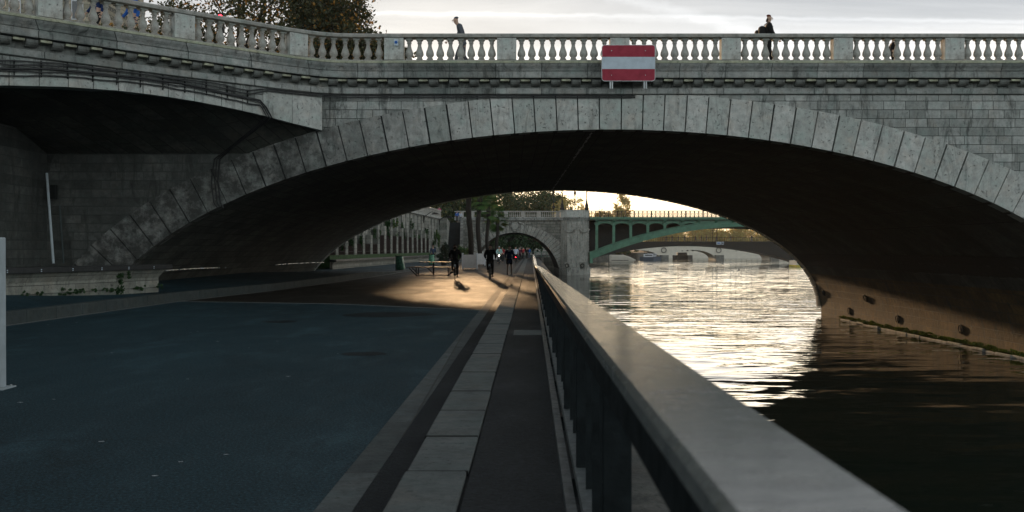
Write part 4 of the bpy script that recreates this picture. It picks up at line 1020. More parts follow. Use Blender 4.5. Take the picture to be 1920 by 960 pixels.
# ------------------------------------------------------------------ furniture beyond the arch
t = thing('picnic_table', 'dark framed picnic table with long pale benches on the road edge', 'picnic table', (-4.6, 57.8, 0))
X0 = -4.55; Y_ = 57.8
mb = MB()
for k in range(3): mb.box((X0 + .1, Y_ - .26 + .26 * k, .79), (1.85, .24, .045))
mb.build('table_top', 'tablewood', t, bevel=.008)
for sy_ in (-1, 1):
    mb = MB(); mb.box((X0 - .02, Y_ + sy_ * .78 - .09, .50), (2.95, .155, .04)); mb.box((X0 - .02, Y_ + sy_ * .78 + .09, .50), (2.95, .155, .04)); mb.build('bench', 'tablewood', t, bevel=.008)
    for sx in (-1, 1):
        mb = MB(); xb = X0 - .02 + sx * .92; mb.bar((xb, Y_ + sy_ * .78, .48), (xb, Y_ + sy_ * .78, .02), .06); mb.bar((xb + sx * .40, Y_ + sy_ * .78, .46), (xb, Y_ + sy_ * .78, .05), .05)
        mb.build('leg', 'darkmetal', t)
mb = MB()
for sx in (-1, 1):
    xb = X0 - .02 + sx * .92; mb.bar((xb, Y_ - .8, .03), (xb, Y_ + .8, .03), .06)
mb.bar((X0 - .94, Y_ - .8, .06), (X0 + .9, Y_ - .8, .06), .05); mb.box((X0, Y_, .40), (.09, .09, .74)); mb.bar((X0, Y_, .1), (X0 - .35, Y_, .45), .05); mb.bar((X0 - .9, Y_, .04), (X0 + .9, Y_, .04), .05)
mb.build('frame', 'darkmetal', t)
def bin_(label, x, y, z, lean):
    t = thing('litter_bin', label, 'bin', (x, y, z))
    mb = MB(); mb.tube([(x - .24, y + .1, z), (x - .24, y + .1, z + .95)], .025, 6); mb.tube([(x + .24 * math.cos(a), y + .24 * math.sin(a), z + .90) for a in np.linspace(0, 2 * math.pi, 17)], .018, 6, cap=False); mb.lathe((x, y, z), [(.26, 0), (.26, .03), (.2, .05)], 14)
    mb.build('stand', 'darkmetal', t)
    rng = random.Random(int(y)); rows = []
    for k in range(9):
        f = k / 8; zz = z + .06 + .84 * f; r_ = .23 + .07 * math.sin((1 - f) * 2.6) * (1 - f)
        rows.append([(x + lean * (1 - f) + (r_ + rng.uniform(-.025, .025)) * math.cos(2 * math.pi * j / 14), y + (r_ + rng.uniform(-.02, .02)) * math.sin(2 * math.pi * j / 14), zz) for j in range(14)])
        rows[-1].append(rows[-1][0])
    mb = MB().grid(rows); mb.build('bag', 'binbag', t, smooth=True)
bin_('sagging translucent green bin bag on a stand near the picnic table', at(749, 0, 63)[0], 63, .2, .08)
bin_('upright green bin bag stand in front of the blue shirted person', at(811, 0, 88)[0], 87, .15, 0)
def palm(label, blabel, x, y, zc_, r, seed, box=True):
    if box:
        b = thing('planter_box', blabel, 'planter', (x, y, 0))
        mb = MB(); mb.box((x, y, .62), (1.06, 1.06, .98)); mb.build('panel', 'whitebox', b)
        for sx in (-1, 1):
            for sy_ in (-1, 1): MB().box((x + sx * .545, y + sy_ * .545, .62), (.09, .09, 1.24)).build('corner_post', 'white', b, bevel=.01)
        MB().box((x, y, 1.115), (.98, .98, .02)).build('soil', 'soil', b)
    t = thing('palm_tree', label, 'palm', (x, y, 1.12 if box else .1))
    rr = random.Random(seed); ts = [Vector((x + .10 * math.sin(i * .5 + seed), y, 1.13 + (zc_ - 1.13) * i / 12)) for i in range(13)]
    MB().tube(ts, [.20 + .02 * (i % 2) + (.05 if i > 9 else 0) for i in range(13)], 10).build('trunk', 'palmbark', t, smooth=True)
    top = ts[-1]; mb = MB()
    for k in range(46):
        el = R(rr.uniform(-55, 75)); az = rr.uniform(0, 6.283); d = Vector((math.cos(az) * math.cos(el), math.sin(az) * math.cos(el), math.sin(el)))
        ln = r * rr.uniform(.55, .8); e = top + d * ln; e.z -= .12 * r; mb.tube([top, e], .012, 3, cap=False)
        sidev = d.cross(Vector((0, 0, 1))).normalized(); upv = sidev.cross(d)
        for j in range(13):
            a = R(-80 + 160 * j / 12); q = (d * math.cos(a) + sidev * math.sin(a)); tip = e + q * r * rr.uniform(.38, .5) - Vector((0, 0, .10 * r)) + upv * .04
            wv = q.cross(upv).normalized() * .03 * r
            m_ = e.lerp(tip, .5); mb.add([e, m_ + wv, tip, m_ - wv], [(0, 1, 2, 3)])
    mb.build('fronds', 'pleaf', t)
palm('tall dark trunked palm in the nearest white planter box', 'nearest and largest white planter box holding a palm', -3.2, 75.6, 6.9, 1.5, 1)
palm('second palm of the row with its crown under the vault edge', 'second white planter box of the palm row', -3.05, 92, 6.5, 1.4, 2)
palm('bushy palm with green and yellowing fan leaves third in the row', 'third white planter box of the palm row', -2.75, 113, 6.3, 1.9, 3)
palm('farthest bushy dark green palm next to the stone arch', 'farthest white planter box of the palm row', -1.95, 130, 5.7, 1.9, 4)
t = thing('conifer', 'dark conical shrub beside the foot of the stairs', 'shrub', (-6.0, 88, .1)); MB().tube([(-6, 88, .1), (-6, 88, 1.6)], [.05, .02], 6).build('trunk', 'bark', t)
MB().lathe((-6, 88, .08), [(.25, 0), (.33, .45), (.35, .47)], 12).build('pot', 'ledgewood', t)
leaves('crown', 'fleaf', t, [(-6, 88, .85, .62, .55, .5), (-6, 88, 1.4, .42, .4, .5), (-5.95, 88, 1.85, .2, .2, .3)], 1800, .09, 6, shell=.2)
t = thing('shrub', 'light green leafy shrub between the stairs and the palm boxes', 'shrub', (-4.9, 100, .1)); MB().tube([(-4.9, 100, .1), (-4.9, 100, 1.4)], [.05, .02], 6).build('trunk', 'bark', t)
leaves('crown', 'pleaf', t, [(-4.9, 100, 1.4, .75, .6, .8), (-4.5, 100, .9, .5, .5, .6)], 900, .11, 7, shell=.3)

# retaining wall with shutters and ivy
def wxf(y): return -17.4 + .063 * y
t = thing('retaining_wall', 'tall pale retaining wall with dark brown bays and hanging ivy', 'wall', (wxf(90), 90, 0))
mb = MB(); mb.prism([(wxf(61.2), 61.2), (wxf(129), 129), (wxf(129) - 1, 129), (wxf(61.2) - 1, 61.2)], 0, 5.35); mb.build('wall', 'retain', t)
mb = MB(); mb.prism([(wxf(61.2) + .22, 61.2), (wxf(129) + .22, 129), (wxf(129) - .4, 129), (wxf(61.2) - .4, 61.2)], 5.36, 5.62); mb.build('cornice', 'trim', t)
mb = MB(); mb.prism([(wxf(61.2) + .12, 61.2), (wxf(129) + .12, 129), (wxf(129) - .15, 129), (wxf(61.2) - .15, 61.2)], 6.38, 6.52); mb.build('coping', 'balu', t)
mb = MB(); y = 75.5
mb2 = MB()
while y < 129: mb2.box((wxf(y), y, 6.0), (.16, .16, .76)); y += .42
o = mb2.build('baluster', 'balu', t); o['kind'] = 'stuff'
for k in range(17):
    y = 68 + k * 3.02 * 1.0
    MB().box((wxf(y) + .18, y, 1.5 + (.6 if k > 5 else .1)), (.56, .85, 3.0 if k > 5 else 2.2), -.063).build('pilaster', 'retain', t)
    if k < 16:
        zt = 2.75 if k > 5 else (1.95 if k > 2 else 1.8)
        o = MB().box((wxf(y + 1.5) + .20, y + 1.5, (.4 + zt) / 2), (.42, 2.1, zt - .4), -.063).build('shutter', 'brown', t)
        mb = MB(); mb.bar((wxf(y + .6) + .45, y + .6, 1.35), (wxf(y + 2.4) + .45, y + 2.4, 1.35), .04); mb.build('bar', 'darkmetal', o, local=False)
for k in range(24):
    y = 66 + k * 2.6; MB().box((wxf(y) + .05, y, 4.05), (.10, .28, 2.4)).build('rib', 'retain', t)
rr = random.Random(21)
ivl = ['thin ivy strand nearest the vault edge', 'short dark ivy clump over the first low shutter', 'ivy clump over the second low shutter', 'dense ivy mound over the first tall shutter', 'narrow brown green ivy strand below the vault line', 'broad yellow green ivy curtain', 'slim ivy strand in mid wall', 'long ivy curtain reaching the shutter tops', 'dark round ivy patch high on the wall', 'low creeping ivy over the last tall shutters', 'ivy column near the end of the shutters', 'bright ivy strand near the stairs']
for i, (y, z, ry, rz_) in enumerate(((72, 2.2, .8, .8), (76, 2.4, 1.0, .9), (80, 2.2, .9, .7), (86, 3.0, 1.5, .6), (91, 3.6, .5, 1.0), (95, 3.8, .8, 1.2), (99, 3.6, .4, .9), (105, 3.5, .7, 1.3), (114, 3.3, 1.5, .9), (108, 2.9, 2.2, .35), (121, 2.2, .8, 1.2), (125, 3.2, .5, 1.4))):
    t2 = thing('ivy', ivl[i] + ' on the retaining wall', 'ivy', (wxf(y) + .2, y, z - rz_), group='ivy on the retaining wall')
    leaves('foliage', 'ileaf' if i not in (5, 11) else 'pleaf', t2, [(wxf(y) + .28, y, z, .22, ry, rz_), (wxf(y + .3) + .3, y + .3, z - rz_ * .7, .18, ry * .5, rz_ * .7)], 700, .10, 40 + i, shell=.1)
for i, (y, lb) in enumerate(((113, 'black gooseneck wall lamp nearer the vault'), (126, 'black gooseneck wall lamp near the stairs'))):
    x = wxf(y) + .25; t2 = thing('wall_lamp', lb + ' under the upper balustrade', 'lamp', (x, y, 4.9))
    MB().tube([(x, y, 4.6), (x + .1, y, 5.2), (x + .9, y - .2, 5.75), (x + 1.3, y - .2, 5.65)], .035, 6).build('arm', 'darkmetal', t2); MB().bar((x, y, 4.5), (x, y, 5.3), .1).build('bracket', 'darkmetal', t2)
    MB().lathe((x + 1.35, y - .2, 5.45), [(.5, 0), (.32, .13), (.1, .2)], 12).build('lamp_shade', 'darkmetal', t2, smooth=True)
# stairs
t = thing('stone_stairs', 'steep dark stone stairs climbing from the quay to the street', 'stairs', (-8.2, 138, 0))
mb = MB(); n = 32
def sk(y): return -8.35 - 1.0 * (y - 128) / 22
for k in range(n):
    y = 128 + 22 * k / n; y2 = y + 22 / n + .02
    mb.prism([(sk(y), y), (sk(y) + 1.6, y), (sk(y2) + 1.6, y2), (sk(y2), y2)], -.2, .15 + (5.5 - .15) * (k + 1) / n)
mb.build('steps', 'walk', t)
for o_, wd_, mt_, hi in ((1.61, .4, 'bridge2', .75), (-1.32, 1.31, 'retain', .0)):
    vs_ = []
    for y, zt in ((127.5, 1.0), (150.5, 6.2)):
        for dx in (0, wd_): vs_ += [(sk(y) + o_ + dx, y, -.1), (sk(y) + o_ + dx, y, zt if hi else 5.5)]
    MB().add(vs_, [(0, 1, 3, 2), (4, 6, 7, 5), (0, 4, 5, 1), (2, 3, 7, 6), (1, 5, 7, 3), (0, 2, 6, 4)]).build('side_wall', mt_, t)

# ------------------------------------------------------------------ second bridge: stone arch, pier, green iron span
B = 156.0; C2, A2, H2_, S2 = .45, 7.2, 7.7, -3.61
b2 = thing('stone_arch_bridge', 'weathered stone quay arch and rusticated pier of the second bridge', 'bridge', (C2, B, 0))
ring('arch_ring', C2, A2, H2_, S2, lambda p, a, b: 1.25 + 1.3 * (abs(p[0] - C2) / A2) ** 2, B, .12, .52, .4, 'pier', b2, -2.6, 6.0, gap=.09)
def z2(x): u = min(1, abs(x - C2) / A2); return S2 + H2_ * math.sqrt(1 - u * u)
xs = [float(x) for x in np.linspace(C2 - A2, C2 + A2, 60)]
mb = MB(); mb.grid([[(x, B + .02, z2(x) + .02) for x in xs], [(x, B + .02, 6.0) for x in xs]]); mb.grid([[(-8.6, B + .02, -1), (C2 - A2, B + .02, -1)], [(-8.6, B + .02, 6.0), (C2 - A2, B + .02, 6.0)]])
mb.build('spandrel_wall', 'bridge2', b2)
ths = [math.pi * k / 40 for k in range(41)]
mb = MB(); mb.grid([[(C2 - A2 * math.cos(a), y, S2 + H2_ * math.sin(a)) for y in (B + .1, B + 10, B + 20)] for a in ths]); mb.build('vault', 'vault', b2, smooth=True)
mb = MB(); mb.prism([(-9, B - .35), (7.7, B - .35), (7.7, B + 20), (-9, B + 20)], 6.0, 6.28); mb.prism([(-9, B - .5), (7.7, B - .5), (7.7, B), (-9, B)], 6.281, 6.5); mb.build('cornice', 'trim', b2)
mb = MB(); mb.prism([(-9, B - .35), (7.6, B - .35), (7.6, B), (-9, B)], 7.30, 7.46); mb.build('coping', 'balu', b2)
for px in (866, 886, 930, 949, 980, 1011, 1046):
    MB().box((at(px, 0, B)[0], B - .17, 6.9), (.62, .36, .80)).build('pedestal', 'balu', b2)
bb = MB().lathe((0, 0, 0), [(.10, 0), (.06, .06), (.12, .22), (.05, .55), (.10, .78)], 6).build('baluster', 'balu', b2, local=True); bx = at(952.5, 0, B)[0]; first = True
while bx < 7.0:
    pxx = 960 + bx * FPX / B
    if min(abs(pxx - q) for q in (949, 980, 1011, 1046)) > 4.5:
        o = bb if first else bb.copy(); 
        if not first: COL.objects.link(o); o.parent = b2
        first = False; o.location = (bx - C2, -.17, 6.5)
    bx += .30
mb = MB(); mb.tube([(C2 - .02, B - .42, 5.05), (C2 - .02, B - .05, 5.05)], .52, 16)
for a in np.linspace(0, 2 * math.pi, 15): mb.lathe((C2 + .62 * math.cos(a), B - .3, 4.95 + .62 * math.sin(a)), [(.05, -.12), (.17, 0), (.05, .12)], 6)
for sx in (-1, 1):
    for k in range(6): mb.lathe((C2 + sx * (.8 + .25 * k), B - .15, 5.6 - .10 * k * (1 if k < 4 else -1)), [(.05, -.2), (.2 - .015 * k, 0), (.05, .2)], 6)
mb.build('carving', 'pier', b2, smooth=True)
# pier
PX0, PX1 = 7.62, 12.05
def pierpoly(g): return [(PX0 + .0 - g, B + 20), (PX0 - g, B - .4), (PX0 + .9, B - 2.4 - g), (PX1 - 1.6, B - 2.4 - g), (PX1 + g, B - .4), (PX1 + g, B + 20)]
mb = MB(); z = -1.3; k = 0
while z < 5.9:
    mb.prism(pierpoly(0), z, z + .36); mb.prism(pierpoly(-.10), z + .36, z + .44); z += .44; k += 1
mb.prism(pierpoly(.22), -3.0, -1.34); mb.build('pier', 'pier', b2)
MB().prism(pierpoly(.25), 6.0, 6.25).prism(pierpoly(.45), 6.251, 6.45).build('pier_cornice', 'trim', b2)
MB().prism(pierpoly(.05), 6.451, 7.4).prism(pierpoly(.16), 7.401, 7.55).build('pier_parapet', 'vouss', b2)
for px, dy in ((1063, -2.0), (1092, -2.45)):
    x, _, z = at(px, 498, B - 2.4); t3 = MB().box((x, B - 2.42, z), (.85, .25, 1.05)).build('medallion', 'bridge2', b2, bevel=.03)
    MB().tube([(x + .25 * math.cos(a), B - 2.60, z + .28 * math.sin(a)) for a in np.linspace(0, 2 * math.pi, 13)], .07, 6, cap=False).build('ring', 'darkmetal', t3)
mb = MB()
for cx_ in (at(1066, 0, B)[0], at(1094, 0, B)[0]):
    for k in range(9):
        a = R(200 + 140 * k / 8); mb.lathe((cx_ + .7 * math.cos(a), B - 2.5, 4.7 + .6 * math.sin(a)), [(.05, -.15), (.2, 0), (.05, .15)], 6)
mb.build('garland', 'pier', b2, smooth=True)

gb = thing('iron_bridge', 'green painted iron arch bridge span springing from the stone pier', 'bridge', (36.8, B, 0))
GX0, GX1 = 12.25, 61.4
def zr(x): return 5.0 - .0086 * (x - 36.8) ** 2
def rib(y, nm, mat):
    mb = MB(); xs = [float(x) for x in np.linspace(GX0 + .1, GX1 - .1, 50)]
    lo = [(x, zr(x)) for x in xs]; hi = [(x, zr(x) + 1.0 + .15 * abs(x - 36.8) / 24) for x in xs]
    for y0_, y1_, ins in ((y - .18, y + .18, 0),):
        rows = [[(x, y0_, z) for x, z in lo], [(x, y0_, z) for x, z in hi], [(x, y1_, z) for x, z in hi], [(x, y1_, z) for x, z in lo], [(x, y0_, z) for x, z in lo]]; mb.grid(rows)
    rows = [[(x, y - .32, z) for x, z in lo], [(x, y + .32, z) for x, z in lo], [(x, y + .32, z + .12) for x, z in lo], [(x, y - .32, z + .12) for x, z in lo], [(x, y - .32, z) for x, z in lo]]; mb.grid(rows)
    rows = [[(x, y - .32, z - .1) for x, z in hi], [(x, y + .32, z - .1) for x, z in hi], [(x, y + .32, z) for x, z in hi], [(x, y - .32, z) for x, z in hi], [(x, y - .32, z - .1) for x, z in hi]]; mb.grid(rows)
    return mb.build(nm, mat, gb)
for y in (B - .2, B + 4, B + 8, B + 12, B + 16): rib(y, 'arch_rib', 'green')
def rt(x): return zr(x) + 1.0 + .15 * abs(x - 36.8) / 24
x = 13.25; cols = []
while x < 61: cols.append(x); x += 2.66
for x in cols:
    if rt(x) < 5.6:
        MB().box((x, B - .2, (rt(x) + 5.6) / 2), (.42, .30, 5.6 - rt(x))).box((x, B - .2, 5.35), (.62, .42, .16)).box((x, B - .2, 5.55), (.8, .5, .12)).build('column', 'green', gb)
    MB().prism([(B - .25, 5.62), (B - .45, 5.62), (B - .75, 5.95), (B - .75, 6.05), (B - .25, 6.05)], x - .18, x + .18, 0).build('bracket', 'green', gb)
# spandrel plate with arched openings and added dark panels for the shaded depth behind
mb = MB()
for xa, xb in zip(cols[:-1], cols[1:]):
    m_ = (xa + xb) / 2; w_ = (xb - xa) / 2 - .2; rows_lo = []; rows_hi = []
    for k in range(11):
        u = -1 + 2 * k / 10; x = m_ + u * (xb - xa) / 2; zz = 5.0 + .55 * math.sqrt(max(0, 1 - min(1, abs(x - m_) / w_) ** 2)) - (.25 if abs(x - m_) >= w_ else 0)
        rows_lo.append((x, B - .12, max(zz, min(rt(x) - .05, 5.7)))); rows_hi.append((x, B - .12, 6.0))
    mb.grid([rows_lo, rows_hi])
mb.build('spandrel_plate', 'green', gb)
mb = MB(); xs = [float(x) for x in np.linspace(GX0 + .1, GX1 - .1, 40)]
for y in (B + 3.7, B + 11.7): mb.grid([[(x, y, rt(x) - .1) for x in xs], [(x, y, max(6.0, rt(x))) for x in xs]])
mb.build('web_plate', 'darkmetal', gb)
mb = MB(); mb.prism([(GX0 - .1, B - .75), (GX1, B - .75), (GX1, B + 18), (GX0 - .1, B + 18)], 6.06, 6.2); mb.prism([(GX0 - .1, B - .95), (GX1, B - .95), (GX1, B - .2), (GX0 - .1, B - .2)], 6.2005, 6.5); mb.build('deck', 'green', gb)
mb = MB(); x = GX0 + .1
mb.bar((GX0, B - .8, 7.42), (GX1, B - .8, 7.42), .09); mb.bar((GX0, B - .8, 6.6), (GX1, B - .8, 6.6), .07); mb.bar((GX0, B - .8, 7.22), (GX1, B - .8, 7.22), .03)
while x < 48:
    mb.bar((x, B - .8, 6.5), (x, B - .8, 7.4), .14 if int(x / .67) % 4 else .20)
    mb.tube([(x + .335 + .15 * math.cos(a), B - .8, 6.93 + .18 * math.sin(a)) for a in np.linspace(0, 2 * math.pi, 9)], .05, 4, cap=False)
    mb.bar((x, B - .8, 6.62), (x + .2, B - .8, 6.8), .03); mb.bar((x + .67, B - .8, 6.62), (x + .47, B - .8, 6.8), .03); mb.bar((x, B - .8, 7.2), (x + .2, B - .8, 7.05), .03); mb.bar((x + .67, B - .8, 7.2), (x + .47, B - .8, 7.05), .03)
    x += .67
mb.build('railing', 'darkmetal', gb)
MB().box((GX0 + .1, B - .4, .2), (.5, 1.2, 1.8)).build('bearing', 'green', gb)
MB().prism([(GX1, B - 1), (GX1 + 5, B - 1), (GX1 + 5, B + 19), (GX1, B + 19)], -3.2, 7.4).build('far_pier', 'pier', gb)
# street lamps on the second bridge
for i, (px, D, zb, hh, lb) in enumerate(((1054, 154.5, 7.55, 6.2, 'tall black lamp post with cone base at the left corner of the stone pier'), (1100, 154.8, 7.55, 6.2, 'tall black lamp post with cone base at the pier end over the green bridge'), (1038, 174, 6.3, 4.9, 'slim black lamp post behind the balustrade before the dark trees'), (1078, 174, 6.3, 4.5, 'slim black lamp post with visible lantern between the two tall ones'))):
    x = at(px, 0, D)[0]; t = thing('street_lamp', lb, 'street lamp', (x, D, zb))
    if i < 2: MB().lathe((x, D, zb), [(.34, 0), (.36, .25), (.26, .45), (.28, .7), (.16, 1.1), (.09, 1.6), (.08, 1.7)], 10).build('base', 'darkmetal', t, smooth=True)
    MB().tube([(x, D, zb), (x, D, zb + hh)], .075, 8).build('pole', 'darkmetal', t)
    if i == 2: MB().lathe((x, D, zb + 2.2), [(.1, 0), (.28, .15), (.3, .45), (.12, .6)], 8).build('ornament', 'darkmetal', t)
    MB().lathe((x, D, zb + hh), [(.12, 0), (.24, .5), (.27, .55), (.1, .8), (.03, 1.0)], 8).build('lantern', 'darkmetal', t)
# pale green rail on the quay beyond
t = thing('quay_fence', 'pale green low rail on the quay edge beyond the stone arch', 'railing', (6, 182, 0))
xa, xb = at(994, 0, 182)[0], at(1036, 0, 182)[0]
mb = MB(); mb.bar((xa, 182, .95), (xb, 182, .95), .14); mb.bar((xa, 182, .15), (xb, 182, .15), .1); mb.build('rail', 'greenrail', t)
for k in range(5): MB().bar((xa + (xb - xa) * k / 4, 182, 0), (xa + (xb - xa) * k / 4, 182, .95), .14).build('post', 'greenrail', t)
mb = MB(); mb.prism([(xa - .8, 183), (xb + .5, 183), (xb + .5, 300), (xa - .8, 300)], -3, -.02)
tag(mb.build('quay_wall', 'concrete'), 'pale sunlit river wall seen through the far stone arch', 'wall')
# ---- quay on the far left bank: moored boats
def boat(label, x0, x1, y, hgt, mat, cab=True, group=None):
    t = thing('boat', label, 'boat', ((x0 + x1) / 2, y, WZ)); L_ = x1 - x0
    mb = MB(); pl = lambda k: [(x0 + L_ * .06, y), (x0 + L_ * .2, y - 1.5 * k), (x1 - L_ * .25, y - 1.6 * k), (x1, y), (x1 - L_ * .25, y + 1.6 * k), (x0 + L_ * .2, y + 1.5 * k)]
    a_, b_ = pl(.85), pl(1.0); n_ = 6
    mb.add([(p[0], p[1], WZ - .4) for p in a_] + [(p[0], p[1], WZ + hgt) for p in b_], [tuple(range(5, -1, -1)), tuple(range(6, 12))] + [(i, (i + 1) % 6, 6 + (i + 1) % 6, 6 + i) for i in range(6)])
    mb.build('hull', mat, t)
    if cab:
        MB().box(((x0 + x1) / 2, y, WZ + hgt + .5), (L_ * .45, 2, .98)).build('cabin', 'white' if mat != 'hull' else 'hull', t, bevel=.05)
        MB().box(((x0 + x1) / 2, y - 1.01, WZ + hgt + .6), (L_ * .38, .04, .4)).build('window', 'glass', t)
        MB().tube([(x0 + L_ * .3, y, WZ + hgt), (x0 + L_ * .3, y, WZ + hgt + 2.2)], .05, 5).build('mast', 'darkmetal', t)
    return t
boat('blue hulled boat moored at the left quay before the pale bridge', 43, 49.5, 338, 1.2, 'bluehull')
boat('white cabined blue boat moored behind the other blue boat', 45.5, 52, 347, 1.3, 'bluehull')
boat('long dark barge lying under the pale bridge arch', 59.5, 67.5, 372, 1.6, 'hull')
mb = MB(); mb.box((66, 225, -1.9), (5, 6, 1.6)); o = MB()
t = thing('pontoon', 'pale pontoon with a yellow band at the foot of the right vault edge', 'pontoon', (66, 225, WZ))
mb.build('body', 'pale', t); MB().box((66, 225, -2.3), (5.1, 6.1, .35)).build('band', 'yellow', t)
t = thing('moored_barge', 'long pale grey covered barge along the left quay wall beyond the pier', 'boat', (20, 268, WZ))
pts = [(at(1144, 0, 300)[0], 300), (at(1172, 0, 300)[0], 300)]
mb = MB(); xa, xb = at(1143, 0, 300)[0], at(1184, 0, 300)[0]
mb.prism([(xa, -2.6), (xb, -2.6), (xb + 1.2, -1.9), (xb - .8, -.9), (xb - 2.6, -.35), (xa, -.3)], 297, 301, 1); mb.build('hull', 'pale', t, bevel=.3)
MB().box(((xa + xb) / 2 - .5, 296.98, -1.95), (xb - xa - 1.5, .04, .15)).build('stripe', 'darkmetal', t)

# ------------------------------------------------------------------ third bridge (dark footbridge) and fourth (pale stone)
t = thing('footbridge', 'low dark iron footbridge crossing the river in the haze', 'bridge', (47.7, 270, 0))
xs = [float(x) for x in np.linspace(17, 88, 60)]
mb = MB(); mb.grid([[(x, 270, 2.25 - .0050 * (x - 47.7) ** 2) for x in xs], [(x, 270, 2.9) for x in xs], [(x, 279, 2.9) for x in xs], [(x, 279, 2.25 - .0050 * (x - 47.7) ** 2) for x in xs], [(x, 270, 2.25 - .0050 * (x - 47.7) ** 2) for x in xs]])
mb.build('arch', 'darkmetal', t)
MB().prism([(16, 269.7), (90, 269.7), (90, 279.3), (16, 279.3)], 2.901, 3.5).build('deck', 'darkmetal', t)
mb = MB(); mb.bar((16, 269.8, 4.55), (90, 269.8, 4.55), .09); x = 16
while x < 90: mb.bar((x, 269.8, 3.5), (x, 269.8, 4.5), .07); x += .62
mb.build('railing', 'darkmetal', t)
for px in (1337, 1345):
    x = at(px, 0, 270)[0]; l_ = thing('street_lamp', 'thin dark lamp post on the footbridge, ' + ('left of the pair' if px == 1337 else 'right of the pair by the white boards'), 'street lamp', (x, 270.5, 3.5))
    MB().tube([(x, 270.5, 3.5), (x, 270.5, 8.6)], .09, 6).build('pole', 'darkmetal', l_); MB().lathe((x, 270.5, 8.6), [(.1, 0), (.25, .4), (.08, .7)], 6).build('lantern', 'darkmetal', l_)
for px, wd, lb in ((1347.5, 1.2, 'wide white navigation board with blue stripe hung on the footbridge'), (1355, .62, 'narrow white navigation board beside the wide one')):
    x, _, z = at(px, 456, 269.5); g = thing('navigation_board', lb, 'sign', (x, 269.5, z)); MB().box((x, 269.5, z), (wd, .08, .75)).build('board', 'whitesign', g)
    MB().box((x, 269.44, z), (wd * .62, .03, .28 if wd > 1 else .4)).build('symbol', 'bluec' if wd > 1 else 'darkmetal', g)
rr = random.Random(3); proto = None
for i, px in enumerate((1249, 1261, 1273, 1286, 1306, 1316, 1325, 1345.5, 1372, 1410, 1414)):
    x = at(px, 0, 271)[0]
    if proto is None: proto = person('tiny dark pedestrian silhouette crossing the far dark footbridge', (x, 271, 3.502), R(90), 'walk', top='black', legs='denim', hair='black', group='pedestrians on the footbridge', coat=True)
    else: dup(proto, (x, 271 + rr.uniform(0, 3), 3.502), R(rr.choice((90, -90))))
t = thing('pale_bridge', 'pale hazy stone bridge with round arches and roundels', 'bridge', (62, 350, 0))
piers = [14.7, 34, 53.3, 72.6, 91.9, 111]
mb = MB()
for a, b in zip(piers[:-1], piers[1:]):
    m_ = (a + b) / 2; h_ = (b - a) / 2 - 1.15; xs = [m_ + h_ * u for u in np.sin(np.linspace(-math.pi / 2, math.pi / 2, 25))]
    lo = [(x, -2.2 + 3.3 * math.sqrt(max(0, 1 - ((x - m_) / h_) ** 2))) for x in xs]
    for y in (350, 362): mb.grid([[(x, y, z) for x, z in lo], [(x, y, 2.45) for x, z in lo]])
    mb.grid([[(x, 350, z) for x, z in lo], [(x, 362, z) for x, z in lo]])
for p in piers: mb.box((p, 356, -.3), (2.3, 12.02, 5.5))
mb.build('arches', 'pale', t)
MB().prism([(10, 349.7), (116, 349.7), (116, 362.3), (10, 362.3)], 2.45, 2.8).build('cornice', 'pale', t); MB().prism([(10, 349.9), (116, 349.9), (116, 350.2), (10, 350.2)], 2.801, 3.6).build('parapet', 'pale', t)
for p in piers[1:-1]:
    MB().tube([(p + .85 * math.cos(a), 349.6, 1.0 + .85 * math.sin(a)) for a in np.linspace(0, 2 * math.pi, 25)], .17, 6, cap=False).build('roundel', 'bridge2', t, smooth=True)
    MB().prism([(p - 1.4, -2.6), (p + 1.4, -2.6), (p + 1.4, -.7), (p - 1.4, -.7)], 347.5, 349.98, 1).build('cutwater', 'bridge2', t)
# far bank river wall with buttresses
t = thing('far_river_wall', 'long pale river wall with buttresses on the far bank in the haze', 'wall', (95, 431, 0))
MB().prism([(60, 430), (240, 430), (240, 432), (60, 432)], -3.5, .42).build('wall', 'pale', t)
MB().prism([(75, 445), (240, 445), (240, 447), (75, 447)], .4, 3.2).build('upper_wall', 'pale', t)
mb = MB(); x = 76
while x < 160: mb.box((x, 444.8, 1.8), (.7, .6, 2.8)); x += 2.4
mb.build('buttress', 'brown', t)

# ------------------------------------------------------------------ trees
tree('big autumn plane tree with sparse golden edged crown above the splayed balustrade', -23, 84, 5.6, [(-24, 84, 20, 5.5, 5, 4), (-28.5, 84, 19, 3, 3, 2.6), (-18, 82, 22, 5, 5, 4.5), (-29, 86, 19, 4.5, 4, 3.5), (-22, 84, 25, 7, 5, 3.5), (-16, 83, 18.5, 3.5, 3.5, 2.5)], 20000, .15, 'aleaf', .42, 5, 'street trees by the bridge', branches=16)
tree('dense dark plane tree tapering to a thin right tip behind the balustrade', -13.2, 79, 5.6, [(-13.8, 79, 18.2, 2.7, 3, 2.6), (-12.0, 79, 17.2, 2.3, 2.5, 1.5), (-15, 79, 21.0, 2.9, 3, 2.3), (-10.0, 79, 17.0, 1.7, 1.5, .9), (-9.2, 79, 16.9, .9, 1, .5), (-16.2, 79, 17.8, 2.4, 2.5, 2.2)], 32000, .14, 'aleaf', .3, 9, 'street trees by the bridge', branches=9)
tree('low autumn tree behind the left end of the balustrade', -31, 78, 6, [(-31, 78, 15.5, 4, 4, 3.2), (-26, 78, 14.5, 3.5, 3.5, 2.5)], 9000, .17, 'aleaf', .25, 12, 'street trees by the bridge')
